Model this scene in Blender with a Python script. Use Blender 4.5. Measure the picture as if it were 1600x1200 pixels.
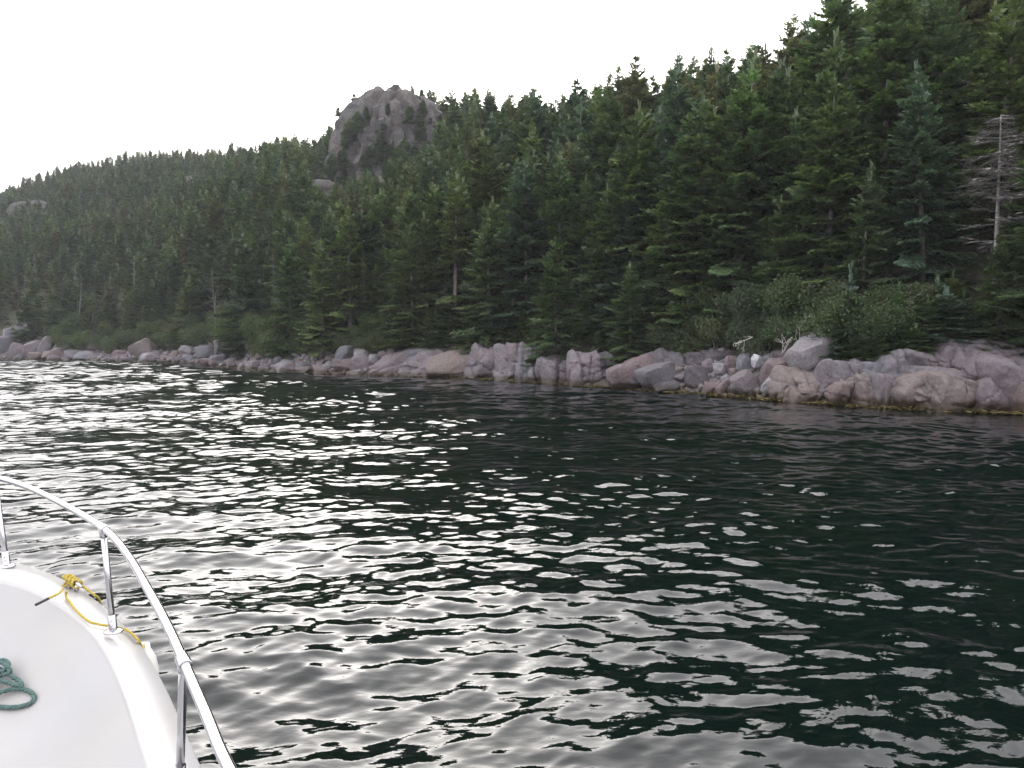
import bpy, bmesh, math, random
import numpy as np
from mathutils import Vector, Matrix
from mathutils.bvhtree import BVHTree

# ------------------------------------------------------------------ camera, sky, sun, exposure
for o in list(bpy.data.objects):
    bpy.data.objects.remove(o)
SC = bpy.context.scene
COL = SC.collection
F = 1250.0
CAMZ = 2.2
PITCH = math.atan(60.0 / F)
cam_data = bpy.data.cameras.new('camera')
cam = bpy.data.objects.new('camera', cam_data)
COL.objects.link(cam)
cam.location = (0, 0, CAMZ)
cam.rotation_euler = (math.pi / 2 - PITCH, 0, 0)
cam_data.sensor_width = 36
cam_data.lens = 36 * F / 1600
cam_data.clip_start = 0.05
cam_data.clip_end = 8000
SC.camera = cam

SUN_AZ = math.radians(-7.0)      # clockwise from +Y
SUN_EL = math.radians(13.0)
world = bpy.data.worlds.new('World')
SC.world = world
world.use_nodes = True
wn = world.node_tree
wn.nodes.clear()
sky = wn.nodes.new('ShaderNodeTexSky')
sky.sky_type = 'NISHITA'
sky.sun_disc = False
sky.sun_elevation = SUN_EL
sky.sun_rotation = SUN_AZ
sky.air_density = 1.0
sky.dust_density = 8.0
sky.ozone_density = 1.0
hsv = wn.nodes.new('ShaderNodeHueSaturation')
hsv.inputs['Saturation'].default_value = 0.22
bg = wn.nodes.new('ShaderNodeBackground')
bg.inputs['Strength'].default_value = 0.12
wo = wn.nodes.new('ShaderNodeOutputWorld')
wn.links.new(sky.outputs['Color'], hsv.inputs['Color'])
veil = wn.nodes.new('ShaderNodeMix')          # a thin even cloud sheet over the clear sky
veil.data_type = 'RGBA'
veil.inputs[0].default_value = 0.83
veil.inputs[7].default_value = (4.2, 4.1, 4.25, 1)
wn.links.new(hsv.outputs['Color'], veil.inputs[6])
wn.links.new(veil.outputs[2], bg.inputs['Color'])
wn.links.new(bg.outputs['Background'], wo.inputs['Surface'])

sd = bpy.data.lights.new('sun', 'SUN')
sd.energy = 3.0
sd.angle = math.radians(0.6)
sd.color = (1.0, 0.90, 0.76)
sun = bpy.data.objects.new('sun', sd)
COL.objects.link(sun)
sdir = Vector((math.sin(SUN_AZ) * math.cos(SUN_EL), math.cos(SUN_AZ) * math.cos(SUN_EL), math.sin(SUN_EL)))
sun.location = sdir * 500
sun.rotation_euler = sdir.to_track_quat('Z', 'Y').to_euler()

SC.view_settings.view_transform = 'Standard'
SC.view_settings.look = 'None'
SC.view_settings.exposure = 2.32
SC.view_settings.gamma = 1.0
SC.view_settings.use_curve_mapping = False
SC.render.engine = 'CYCLES'
SC.cycles.use_denoising = True
SC.cycles.denoising_prefilter = 'ACCURATE'
SC.cycles.max_bounces = 6
SC.cycles.diffuse_bounces = 3
SC.cycles.glossy_bounces = 3
SC.cycles.transmission_bounces = 3
SC.cycles.volume_bounces = 1
SC.cycles.sample_clamp_indirect = 6

R = np.random.default_rng(7)
random.seed(7)

# ------------------------------------------------------------------ helpers
def ray(px, py):
    cx, cy = (px - 800) / F, (600 - py) / F
    cp, sp = math.cos(PITCH), math.sin(PITCH)
    return Vector((cx, cp + cy * sp, -sp + cy * cp))

def at_z(px, py, z):
    d = ray(px, py)
    t = (z - CAMZ) / d.z
    return Vector((0, 0, CAMZ)) + d * t

def at_y(px, py, Y):
    d = ray(px, py)
    return Vector((0, 0, CAMZ)) + d * (Y / d.y)

def project(p):
    cp, sp = math.cos(PITCH), math.sin(PITCH)
    x, y, z = p[0], p[1], p[2] - CAMZ
    dep = y * cp - z * sp
    return 800 + F * x / dep, 600 - F * (y * sp + z * cp) / dep

def mesh_np(name, verts, faces, attrs=None, smooth=True):
    """faces: one (n,k) integer array, or a list of such arrays."""
    verts = np.asarray(verts, dtype=np.float32)
    fl = faces if isinstance(faces, list) else [faces]
    fl = [np.asarray(f, dtype=np.int32) for f in fl if len(f)]
    me = bpy.data.meshes.new(name)
    me.vertices.add(len(verts))
    me.vertices.foreach_set('co', verts.ravel())
    nl = sum(f.size for f in fl)
    nf = sum(len(f) for f in fl)
    me.loops.add(nl)
    me.loops.foreach_set('vertex_index', np.concatenate([f.ravel() for f in fl]))
    me.polygons.add(nf)
    starts, off = [], 0
    for f in fl:
        k = f.shape[1]
        starts.append(off + np.arange(len(f)) * k)
        off += f.size
    me.polygons.foreach_set('loop_start', np.concatenate(starts).astype(np.int32))
    me.update(calc_edges=True)
    me.validate()
    if smooth:
        me.polygons.foreach_set('use_smooth', np.ones(len(me.polygons), dtype=bool))
    if attrs:
        for k, v in attrs.items():
            a = me.attributes.new(k, 'FLOAT', 'POINT')
            a.data.foreach_set('value', np.asarray(v, dtype=np.float32))
    return me

def link(name, me, mat=None, parent=None):
    o = bpy.data.objects.new(name, me)
    COL.objects.link(o)
    if mat is not None and me is not None and not me.materials:
        me.materials.append(mat)
    if parent is not None:
        o.parent = parent
    return o

def tag(o, label, cat, group=None):
    o['label'] = label
    o['category'] = cat
    if group:
        o['group'] = group
    return o

def _hash(ix, iy, iz, s):
    h = (ix.astype(np.int64) * 374761393 + iy.astype(np.int64) * 668265263 + iz.astype(np.int64) * 2147483647 + s * 1274126177) & 0xFFFFFFFF
    h = ((h ^ (h >> 13)) * 1274126177) & 0xFFFFFFFF
    h = (h ^ (h >> 16))
    return (h & 0xFFFFFF) / float(0xFFFFFF)

def vnoise(p, s=0):
    p = np.asarray(p, dtype=np.float64)
    i = np.floor(p).astype(np.int64)
    f = p - i
    u = f * f * (3 - 2 * f)
    r = 0
    for dx in (0, 1):
        for dy in (0, 1):
            for dz in (0, 1):
                w = (u[:, 0] if dx else 1 - u[:, 0]) * (u[:, 1] if dy else 1 - u[:, 1]) * (u[:, 2] if dz else 1 - u[:, 2])
                r = r + w * _hash(i[:, 0] + dx, i[:, 1] + dy, i[:, 2] + dz, s)
    return r * 2 - 1

def fbm(p, s=0, octv=4, gain=.5):
    a, r, t = 1.0, 0, 0
    p = np.asarray(p, dtype=np.float64)
    for k in range(octv):
        r = r + a * vnoise(p * (2.03 ** k), s + k * 17)
        t += a
        a *= gain
    return r / t

def cells(p, s=0):
    p = np.asarray(p, dtype=np.float64)
    i = np.floor(p).astype(np.int64)
    f1 = np.full(len(p), 9.0)
    f2 = np.full(len(p), 9.0)
    cid = np.zeros(len(p))
    for dx in (-1, 0, 1):
        for dy in (-1, 0, 1):
            for dz in (-1, 0, 1):
                c = i + np.array([dx, dy, dz])
                q = np.stack([c[:, 0] + _hash(c[:, 0], c[:, 1], c[:, 2], s), c[:, 1] + _hash(c[:, 0], c[:, 1], c[:, 2], s + 5), c[:, 2] + _hash(c[:, 0], c[:, 1], c[:, 2], s + 9)], 1)
                d = np.linalg.norm(p - q, axis=1)
                h = _hash(c[:, 0], c[:, 1], c[:, 2], s + 31)
                n = d < f1
                f2 = np.where(n, f1, np.minimum(f2, d))
                cid = np.where(n, h, cid)
                f1 = np.where(n, d, f1)
    return f1, f2, cid

_ico = {}
def ico(sub):
    if sub not in _ico:
        bm = bmesh.new()
        bmesh.ops.create_icosphere(bm, subdivisions=sub, radius=1)
        v = np.array([x.co[:] for x in bm.verts])
        f = np.array([[q.index for q in x.verts] for x in bm.faces])
        bm.free()
        v /= np.linalg.norm(v, axis=1)[:, None]
        _ico[sub] = (v, f)
    return _ico[sub]

def tube(pts, rad, sides=8, caps=True):
    pts = np.array([list(p) for p in pts], dtype=float)
    n = len(pts)
    rad = np.full(n, rad) if np.isscalar(rad) else np.asarray(rad)
    tg = np.gradient(pts, axis=0)
    tg /= np.linalg.norm(tg, axis=1)[:, None] + 1e-9
    ref = np.array([0, 0, 1.0]) if abs(tg[0][2]) < .9 else np.array([1.0, 0, 0])
    V = []
    for k in range(n):
        a = np.cross(tg[k], ref); a /= np.linalg.norm(a) + 1e-9
        b = np.cross(a, tg[k])
        ref = b
        th = np.arange(sides) * 2 * math.pi / sides
        V.append(pts[k] + rad[k] * (np.cos(th)[:, None] * a + np.sin(th)[:, None] * b))
    V = np.concatenate(V)
    k = np.arange(n - 1)[:, None] * sides
    j = np.arange(sides)[None]
    jn = (j + 1) % sides
    Q = np.stack([k + j, k + jn, k + sides + jn, k + sides + j], -1).reshape(-1, 4)
    T = np.zeros((0, 3), int)
    if caps:
        c0, c1 = len(V), len(V) + 1
        V = np.concatenate([V, pts[:1], pts[-1:]])
        j = np.arange(sides)
        T = np.concatenate([np.stack([np.full(sides, c0), (j + 1) % sides, j], 1), np.stack([np.full(sides, c1), (n - 1) * sides + j, (n - 1) * sides + (j + 1) % sides], 1)])
    return V, Q, T

class Geo:
    def __init__(self):
        self.v, self.q, self.t, self.n, self.a = [], [], [], 0, []
    def add(self, v, q=None, t=None, a=None):
        v = np.asarray(v)
        self.v.append(v)
        if q is not None and len(q): self.q.append(np.asarray(q) + self.n)
        if t is not None and len(t): self.t.append(np.asarray(t) + self.n)
        self.a.append(np.full(len(v), .5) if a is None else np.broadcast_to(a, (len(v),)))
        self.n += len(v)
    def tube(self, pts, rad, sides=6, a=None):
        v, q, t = tube(pts, rad, sides)
        self.add(v, q, t, a)
    def mesh(self, name, smooth=True):
        fs = []
        if self.q: fs.append(np.concatenate(self.q))
        if self.t: fs.append(np.concatenate(self.t))
        return mesh_np(name, np.concatenate(self.v), fs, {'vary': np.concatenate(self.a)}, smooth)

def spline(pts, n):
    P = np.array([list(p) for p in pts], dtype=float)
    P = np.concatenate([2 * P[:1] - P[1:2], P, 2 * P[-1:] - P[-2:-1]])
    m = len(P) - 3
    out = []
    for u in np.linspace(0, m - 1e-6, n):
        i = int(u); f = u - i
        a, b, c, d = P[i], P[i + 1], P[i + 2], P[i + 3]
        out.append(.5 * (2 * b + (c - a) * f + (2 * a - 5 * b + 4 * c - d) * f * f + (3 * b - a - 3 * c + d) * f ** 3))
    return np.array(out)

# ------------------------------------------------------------------ materials
def new_mat(name):
    m = bpy.data.materials.new(name)
    m.use_nodes = True
    nt = m.node_tree
    nt.nodes.clear()
    out = nt.nodes.new('ShaderNodeOutputMaterial')
    return m, nt, out

def N(nt, kind, **kw):
    n = nt.nodes.new(kind)
    for k, v in kw.items():
        if k in n.inputs.keys():
            n.inputs[k].default_value = v
        else:
            setattr(n, k, v)
    return n

def mix(nt, fac, a, b, mode='MIX'):
    n = nt.nodes.new('ShaderNodeMix')
    n.data_type = 'RGBA'
    n.blend_type = mode
    for s, v in ((0, fac), (6, a), (7, b)):
        if hasattr(v, 'links') or hasattr(v, 'is_linked'):
            nt.links.new(v, n.inputs[s])
        else:
            n.inputs[s].default_value = v if s == 0 else (tuple(v) + (1,))[:4]
    return n.outputs[2]

def ramp(nt, src, stops):
    n = nt.nodes.new('ShaderNodeValToRGB')
    e = n.color_ramp.elements
    while len(e) < len(stops): e.new(.5)
    for k, (p, c) in enumerate(stops):
        e[k].position = p
        e[k].color = (tuple(c) + (1,))[:4] if not np.isscalar(c) else (c, c, c, 1)
    nt.links.new(src, n.inputs[0])
    return n.outputs[0]

def foliage_mat(name, gloss=.06, transl=.3, spread=.75):
    m, nt, out = new_mat(name)
    tint = N(nt, 'ShaderNodeAttribute', attribute_type='INSTANCER', attribute_name='tint')
    vary = N(nt, 'ShaderNodeAttribute', attribute_type='GEOMETRY', attribute_name='vary')
    mr = N(nt, 'ShaderNodeMapRange')
    nt.links.new(vary.outputs['Fac'], mr.inputs[0])
    mr.inputs[3].default_value = 1 - spread * .7
    mr.inputs[4].default_value = 1 + spread
    cv = N(nt, 'ShaderNodeCombineColor')
    for k in range(3): nt.links.new(mr.outputs[0], cv.inputs[k])
    c = mix(nt, 1.0, tint.outputs['Color'], cv.outputs[0], 'MULTIPLY')
    d = N(nt, 'ShaderNodeBsdfDiffuse'); t = N(nt, 'ShaderNodeBsdfTranslucent'); g = N(nt, 'ShaderNodeBsdfGlossy', Roughness=.5)
    nt.links.new(c, d.inputs['Color'])
    c2 = mix(nt, 1.0, c, (1.1, 1.15, .6), 'MULTIPLY')
    nt.links.new(c2, t.inputs['Color'])
    g.inputs['Color'].default_value = (.5, .5, .5, 1)
    m1 = N(nt, 'ShaderNodeMixShader'); m1.inputs[0].default_value = transl
    m2 = N(nt, 'ShaderNodeMixShader'); m2.inputs[0].default_value = gloss
    nt.links.new(d.outputs[0], m1.inputs[1]); nt.links.new(t.outputs[0], m1.inputs[2])
    nt.links.new(m1.outputs[0], m2.inputs[1]); nt.links.new(g.outputs[0], m2.inputs[2])
    nt.links.new(m2.outputs[0], out.inputs['Surface'])
    return m

def simple_mat(name, col, rough=.6, metal=0, noise=None, bump=0, coat=0):
    m, nt, out = new_mat(name)
    p = N(nt, 'ShaderNodeBsdfPrincipled', Roughness=rough, Metallic=metal)
    p.inputs['Base Color'].default_value = tuple(col) + (1,)
    p.inputs['Coat Weight'].default_value = coat
    if noise:
        sc, c2 = noise
        tc = N(nt, 'ShaderNodeTexCoord')
        nz = N(nt, 'ShaderNodeTexNoise', Scale=sc, Detail=5.0)
        nt.links.new(tc.outputs['Object'], nz.inputs['Vector'])
        f = ramp(nt, nz.outputs['Fac'], [(.35, 0.0), (.7, 1.0)])
        nt.links.new(mix(nt, f, col, c2), p.inputs['Base Color'])
        if bump:
            b = N(nt, 'ShaderNodeBump', Strength=bump, Distance=.01)
            nt.links.new(nz.outputs['Fac'], b.inputs['Height'])
            nt.links.new(b.outputs[0], p.inputs['Normal'])
    nt.links.new(p.outputs[0], out.inputs['Surface'])
    return m

def rock_mat(name, scale=1.0, wet=True, tones=None):
    m, nt, out = new_mat(name)
    geo = N(nt, 'ShaderNodeNewGeometry')
    info = N(nt, 'ShaderNodeObjectInfo')
    p = N(nt, 'ShaderNodeBsdfPrincipled', Roughness=.85)
    P = geo.outputs['Position']
    def noise(s, detail=6.0, rough=.6, dist=0.0):
        n = N(nt, 'ShaderNodeTexNoise', Scale=s * scale, Detail=detail, Roughness=rough, Distortion=dist)
        nt.links.new(P, n.inputs['Vector'])
        return n.outputs['Fac']
    a, b, c_ = tones or ((.196, .168, .180), (.195, .187, .2), (.220, .172, .148))
    col = mix(nt, ramp(nt, noise(.45, 4, .55, .4), [(.38, 0.0), (.62, 1.0)]), a, b)
    col = mix(nt, ramp(nt, noise(.8, 5, .6, .6), [(.56, 0.0), (.72, .7)]), col, c_)
    fine = noise(7.0, 8, .7)
    col = mix(nt, 1.0, col, ramp(nt, fine, [(.25, .48), (.5, .96), (.78, 1.45)]), 'MULTIPLY')
    # pale crustose lichen blotches
    col = mix(nt, ramp(nt, noise(2.6, 9, .75, .3), [(.6, 0.0), (.68, .55)]), col, (.36, .36, .34))
    # dark lichen streaks
    col = mix(nt, ramp(nt, noise(1.7, 7, .7, .8), [(.62, 0.0), (.74, .6)]), col, (.06, .055, .055))
    col = mix(nt, 1.0, col, info.outputs['Color'], 'MULTIPLY')
    if wet:
        sx = N(nt, 'ShaderNodeSeparateXYZ'); nt.links.new(P, sx.inputs[0])
        ad = N(nt, 'ShaderNodeMath', operation='MULTIPLY_ADD'); nt.links.new(noise(1.2, 5), ad.inputs[0]); ad.inputs[1].default_value = -.5
        nt.links.new(sx.outputs['Z'], ad.inputs[2])
        wf = ramp(nt, ad.outputs[0], [(0.0, 1.0), (.16, 0.0)])
        col = mix(nt, wf, col, mix(nt, 1.0, col, (.34, .29, .21), 'MULTIPLY'))
        rr = N(nt, 'ShaderNodeMapRange'); nt.links.new(wf, rr.inputs[0]); rr.inputs[3].default_value = .85; rr.inputs[4].default_value = .35
        nt.links.new(rr.outputs[0], p.inputs['Roughness'])
    nt.links.new(col, p.inputs['Base Color'])
    b1 = N(nt, 'ShaderNodeBump', Strength=.9, Distance=.13 / scale)
    nt.links.new(noise(3.2, 9, .68, .3), b1.inputs['Height'])
    nt.links.new(b1.outputs[0], p.inputs['Normal'])
    nt.links.new(p.outputs[0], out.inputs['Surface'])
    return m

M_needle = foliage_mat('spruce_needles', .08, .38, .95)
M_leaf = foliage_mat('alder_leaves', .04, .3, .55)
M_grass = foliage_mat('grass_blades', .05, .35)
M_weed = foliage_mat('rockweed', .05, .05, .6)
M_bark = simple_mat('bark', (.10, .085, .075), .9, noise=(6, (.19, .175, .165)), bump=.6)
M_dead = simple_mat('weathered_wood', (.115, .108, .10), .9, noise=(8, (.19, .18, .172)), bump=.4)
M_pale = simple_mat('bleached_wood', (.5, .47, .43), .85, noise=(8, (.62, .6, .56)), bump=.3)
M_rock = rock_mat('shore_rock', 1.0, True)
M_crag = rock_mat('crag_rock', .25, False, ((.108, .096, .094), (.082, .080, .082), (.122, .096, .082)))

# ------------------------------------------------------------------ shoreline and terrain
SH_PX = [(-900, 559), (-500, 559), (-200, 560), (0, 561.5), (100, 563), (200, 565), (300, 568), (345, 573), (400, 579), (500, 584), (600, 587), (700, 590), (800, 595), (900, 602), (1000, 609), (1100, 616), (1200, 624), (1300, 632), (1400, 638), (1500, 642), (1600, 647), (1800, 660), (2200, 690), (3000, 745)]
SHORE = np.array([list(at_z(x, y, 0))[:2] for x, y in SH_PX])
SHC = np.array([800 + F * s[0] / s[1] for s in SHORE])
RID_C = np.array([-900, -500, -200, 0, 100, 200, 300, 370, 450, 500, 560, 640, 700, 800, 900, 1000, 1100, 1200, 1300, 1450, 1600, 2000, 3000])
RID_D = np.array([420, 400, 360, 330, 310, 300, 280, 250, 215, 195, 185, 175, 160, 138, 122, 108, 98, 92, 88, 86, 84, 80, 70])
RID_Y = np.array([420, 385, 340, 298, 262, 237, 236, 226, 212, 208, 190, 172, 152, 168, 150, 118, 95, 62, 8, -70, -110, -160, -200])   # tree-top skyline
TREE_C = np.array([-900, 0, 250, 500, 800, 1100, 1600, 3000])
TREE_H = np.array([7, 8, 9, 10.2, 11.5, 12.8, 14, 14])
RID_Z = CAMZ + (540 - RID_Y) / F * RID_D - np.interp(RID_C, TREE_C, TREE_H) * .92 * np.interp(RID_C, [300, 620, 850, 1150], [.42, 1, 1.05, 1.32])

def shore_dist(x, y):
    """distance to the shoreline, positive inland"""
    best = np.full(x.shape, 1e9)
    for a, b in zip(SHORE[:-1], SHORE[1:]):
        e = b - a
        t = np.clip(((x - a[0]) * e[0] + (y - a[1]) * e[1]) / (e @ e), 0, 1)
        best = np.minimum(best, np.hypot(x - a[0] - t * e[0], y - a[1] - t * e[1]))
    c = 800 + F * x / y
    return np.where(y > np.interp(c, SHC, SHORE[:, 1]), best, -best)

def H(x, y):
    x = np.atleast_1d(np.asarray(x, float)); y = np.atleast_1d(np.asarray(y, float))
    c = 800 + F * x / y
    ds = np.interp(c, SHC, SHORE[:, 1])
    rd = np.interp(c, RID_C, RID_D)
    rz = np.interp(c, RID_C, RID_Z)
    d = shore_dist(x, y)
    z = np.interp(d, [-9, -3, 0, .8, 2.2, 4.5, 8], [-4, -1.2, -.12, .45, 1.25, 1.9, 2.4])
    z = np.where(d > 0, z * np.interp(c, [450, 620], [.5, 1]), z)
    z = z + np.interp(c, [-300, 0, 60, 160], [2.5, 2.2, 1.2, 0]) * np.clip(d / 5, 0, 1)
    t = (y - ds - 3) / (rd - ds - 3)
    p = np.where(t < 1, np.clip(t, 0, 1) ** .93, 1 - .25 * (t - 1))
    z = z + (rz - 2.4) * p * np.clip(d / 9, 0, 1)
    pt = np.stack([x / 14, y / 14, np.zeros_like(x)], 1)
    z = z + fbm(pt, 3, 4) * 1.6 * np.clip((d - 2) / 20, 0, 1) + fbm(pt * 9, 8, 3) * .22 * np.clip(d / 2 + .5, 0, 1)
    return z

cols = np.concatenate([np.arange(-900, -100, 40), np.arange(-100, 1720, 9), np.arange(1720, 3000, 40)])
rad = np.concatenate([np.linspace(-7, 8, 34), np.linspace(8, 40, 40)[1:]])
us = np.linspace(0, 1.9, 90)[1:] ** 1.25
GX, GY = [], []
for c in cols:
    ds = np.interp(c, SHC, SHORE[:, 1]); rd = np.interp(c, RID_C, RID_D)
    yy = np.concatenate([ds + rad, ds + 40 + us * (rd * 1.35 - ds - 40)])
    GY.append(yy); GX.append((c - 800) / F * yy)
GX = np.array(GX); GY = np.array(GY)
GZ = H(GX.ravel(), GY.ravel())
nc, nr = GX.shape
i = np.arange(nc - 1)[:, None] * nr; j = np.arange(nr - 1)[None]
tq = np.stack([i + j, i + nr + j, i + nr + j + 1, i + j + 1], -1).reshape(-1, 4)
tv = np.stack([GX.ravel(), GY.ravel(), GZ], 1)

m, nt, out = new_mat('forest_floor')
geo = N(nt, 'ShaderNodeNewGeometry'); p = N(nt, 'ShaderNodeBsdfPrincipled', Roughness=.95)
n1 = N(nt, 'ShaderNodeTexNoise', Scale=.5, Detail=7.0); n2 = N(nt, 'ShaderNodeTexNoise', Scale=5.0, Detail=8.0)
nt.links.new(geo.outputs['Position'], n1.inputs['Vector']); nt.links.new(geo.outputs['Position'], n2.inputs['Vector'])
c = mix(nt, ramp(nt, n1.outputs['Fac'], [(.4, 0.0), (.6, 1.0)]), (.045, .040, .026), (.040, .055, .024))
c = mix(nt, ramp(nt, n2.outputs['Fac'], [(.5, 0.0), (.7, .6)]), c, (.11, .085, .065))
nt.links.new(c, p.inputs['Base Color'])
b = N(nt, 'ShaderNodeBump', Strength=.8, Distance=.15); nt.links.new(n2.outputs['Fac'], b.inputs['Height']); nt.links.new(b.outputs[0], p.inputs['Normal'])
nt.links.new(p.outputs[0], out.inputs['Surface'])
sh = N(nt, 'ShaderNodeAttribute', attribute_type='GEOMETRY', attribute_name='shore')
gc = mix(nt, ramp(nt, n2.outputs['Fac'], [(.35, 0.0), (.65, 1.0)]), (.10, .085, .085), (.19, .165, .165))
nt.links.new(mix(nt, sh.outputs['Fac'], c, gc), p.inputs['Base Color'])
td = shore_dist(tv[:, 0], tv[:, 1]) + fbm(tv / 1.7, 51, 3) * 1.2
terrain = link('hillside', mesh_np('hillside', tv, tq, {'shore': np.clip((2.7 - td) / .8, 0, 1) * np.interp(800 + F * tv[:, 0] / tv[:, 1], [560, 600, 985, 1000, 1255, 1270], [1, .2, .2, 1, 1, .2])}), m)
terrain['kind'] = 'structure'

def Hz(x, y):
    return float(H(x, y)[0])

def ground_hit(px, py, lift=0.0):
    """where the line of sight through a pixel meets the hillside"""
    d = ray(px, py)
    ys = np.arange(20, 420, .25)
    x = d.x / d.y * ys; z = CAMZ + d.z / d.y * ys
    h = H(x, ys) + lift
    k = np.nonzero(z < h)[0]
    k = k[0] if len(k) else len(ys) - 1
    return Vector((x[k], ys[k], h[k] - lift))

TC = np.linspace(-950, 3050, 1600)
TY = np.interp(TC, SHC, SHORE[:, 1]); TX = (TC - 800) / F * TY
_e = .5
_gx = shore_dist(TX + _e, TY) - shore_dist(TX - _e, TY); _gy = shore_dist(TX, TY + _e) - shore_dist(TX, TY - _e)
_gn = np.hypot(_gx, _gy) + 1e-9
_gx /= _gn; _gy /= _gn
def shore_pt(c, off):
    """a spot on the shore in the direction of image column c, off metres inland"""
    y = np.interp(c, SHC, SHORE[:, 1])
    x = (c - 800) / F * y
    gx, gy = np.interp(c, TC, _gx), np.interp(c, TC, _gy)
    return x + gx * off, y + gy * off, math.atan2(-gx, gy)

# ------------------------------------------------------------------ water
WN = 165
wl = np.exp(R.uniform(math.log(.11), math.log(3.6), WN))
wdir = np.radians(-90 + 14 + R.normal(0, 50, WN))
wsl = np.exp(-((np.log(wl) - math.log(.38)) / 1.05) ** 2) * R.uniform(.5, 1.3, WN) + .5 * (wl > 1.6)
wsl *= .112 / math.sqrt((wsl ** 2).sum() / 2)
wl[120:] = np.exp(R.uniform(math.log(.06), math.log(.2), WN - 120))       # wind ripples riding on the chop
wdir[120:] = np.radians(-78 + R.normal(0, 60, WN - 120))
wsl[120:] = .034 * math.sqrt(2 / (WN - 120))
wph = R.uniform(0, 6.283, WN)
th = np.radians(np.linspace(-45, 45, 480))
rr = [1.3]
while rr[-1] < 165: rr.append(rr[-1] + (.0042 * rr[-1] if rr[-1] < 25 else .105 * (rr[-1] / 25) ** .5))
rr = np.array(rr)
rstep = np.gradient(rr)
TH, RR = np.meshgrid(th, rr, indexing='ij')
WX = (np.sin(TH) * RR).ravel(); WY = (np.cos(TH) * RR).ravel(); WR = np.broadcast_to(np.maximum(rstep, rr * .0033)[None], RR.shape).ravel()
pn = np.stack([WX / 5.5, WY / 8.0, np.zeros_like(WX)], 1)
gust = np.clip(1.0 + .75 * fbm(pn, 41, 3), .45, 1.7)
sdist = -shore_dist(WX, WY)
lee = np.interp(sdist, [0, 1, 3, 9], [.4, .6, .85, 1.0])
gust = gust * lee * np.interp(np.hypot(WX, WY), [6, 25, 60, 120], [1, 1.25, 2.0, 3.0]) * np.interp(WX / (WY + 2), [-.6, -.3, 0, .3, .6], [1.4, 1.25, 1.1, 1.12, 1.15])
zz = np.zeros_like(WX); dx = np.zeros_like(WX); dy = np.zeros_like(WX)
for k in range(WN):
    kx, ky = math.cos(wdir[k]) * 2 * math.pi / wl[k], math.sin(wdir[k]) * 2 * math.pi / wl[k]
    amp = wsl[k] * wl[k] / (2 * math.pi) * np.clip((wl[k] / WR - 1.8) / 2.5, 0, 1)
    ph = kx * WX + ky * WY + wph[k]
    zz += amp * np.sin(ph)
    dx += .8 * amp * np.cos(ph) * math.cos(wdir[k]); dy += .8 * amp * np.cos(ph) * math.sin(wdir[k])
zz *= gust; dx *= gust; dy *= gust
wv = np.stack([WX + dx, WY + dy, zz], 1)
na, nb = TH.shape
i = np.arange(na - 1)[:, None] * nb; j = np.arange(nb - 1)[None]
wq = np.stack([i + j, i + j + 1, i + nb + j + 1, i + nb + j], -1).reshape(-1, 4)
ang = np.linspace(0, 2 * math.pi, 65)[:-1]
disc = np.concatenate([[[0, 0, -.35]]] + [np.stack([np.sin(ang) * q, np.cos(ang) * q, np.full(64, -.35)], 1) for q in (150, 600, 3500)])
dt = np.stack([np.zeros(64, int), 1 + (np.arange(64) + 1) % 64, 1 + np.arange(64)], 1)
dq = np.concatenate([np.stack([1 + s + np.arange(64), 1 + s + (np.arange(64) + 1) % 64, 1 + s + 64 + (np.arange(64) + 1) % 64, 1 + s + 64 + np.arange(64)], 1) for s in (0, 64)])
me = mesh_np('water', np.concatenate([wv, disc]), [np.concatenate([wq, dq + len(wv)]), dt + len(wv)])
m, nt, out = new_mat('sea_water')
p = N(nt, 'ShaderNodeBsdfPrincipled', Roughness=.02, IOR=1.333)
p.inputs['Base Color'].default_value = (.0014, .0050, .0043, 1)
p.inputs['Specular IOR Level'].default_value = .6
geo = N(nt, 'ShaderNodeNewGeometry')
mp = N(nt, 'ShaderNodeMapping'); mp.inputs['Scale'].default_value = (.75, 1.2, 1); mp.inputs['Rotation'].default_value = (0, 0, .2)
nt.links.new(geo.outputs['Position'], mp.inputs['Vector'])
n1 = N(nt, 'ShaderNodeTexNoise', Scale=9.0, Detail=3.0, Roughness=.5); n2 = N(nt, 'ShaderNodeTexNoise', Scale=2.6, Detail=2.0)
for q in (n1, n2): nt.links.new(mp.outputs[0], q.inputs['Vector'])
b1 = N(nt, 'ShaderNodeBump', Strength=.25, Distance=.012); nt.links.new(n1.outputs['Fac'], b1.inputs['Height'])
b2 = N(nt, 'ShaderNodeBump', Strength=.3, Distance=.05); nt.links.new(n2.outputs['Fac'], b2.inputs['Height']); nt.links.new(b1.outputs[0], b2.inputs['Normal'])
n3 = N(nt, 'ShaderNodeTexNoise', Scale=24.0, Detail=2.0); nt.links.new(mp.outputs[0], n3.inputs['Vector'])
n4 = N(nt, 'ShaderNodeTexNoise', Scale=.22, Detail=3.0); nt.links.new(mp.outputs[0], n4.inputs['Vector'])
b3 = N(nt, 'ShaderNodeBump', Distance=.006); nt.links.new(n3.outputs['Fac'], b3.inputs['Height']); nt.links.new(b2.outputs[0], b3.inputs['Normal'])
nt.links.new(ramp(nt, n4.outputs['Fac'], [(.42, .0), (.65, .16)]), b3.inputs['Strength'])
nt.links.new(b3.outputs[0], p.inputs['Normal'])
nt.links.new(p.outputs[0], out.inputs['Surface'])
water = link('water', me, m)
water['kind'] = 'structure'

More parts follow.
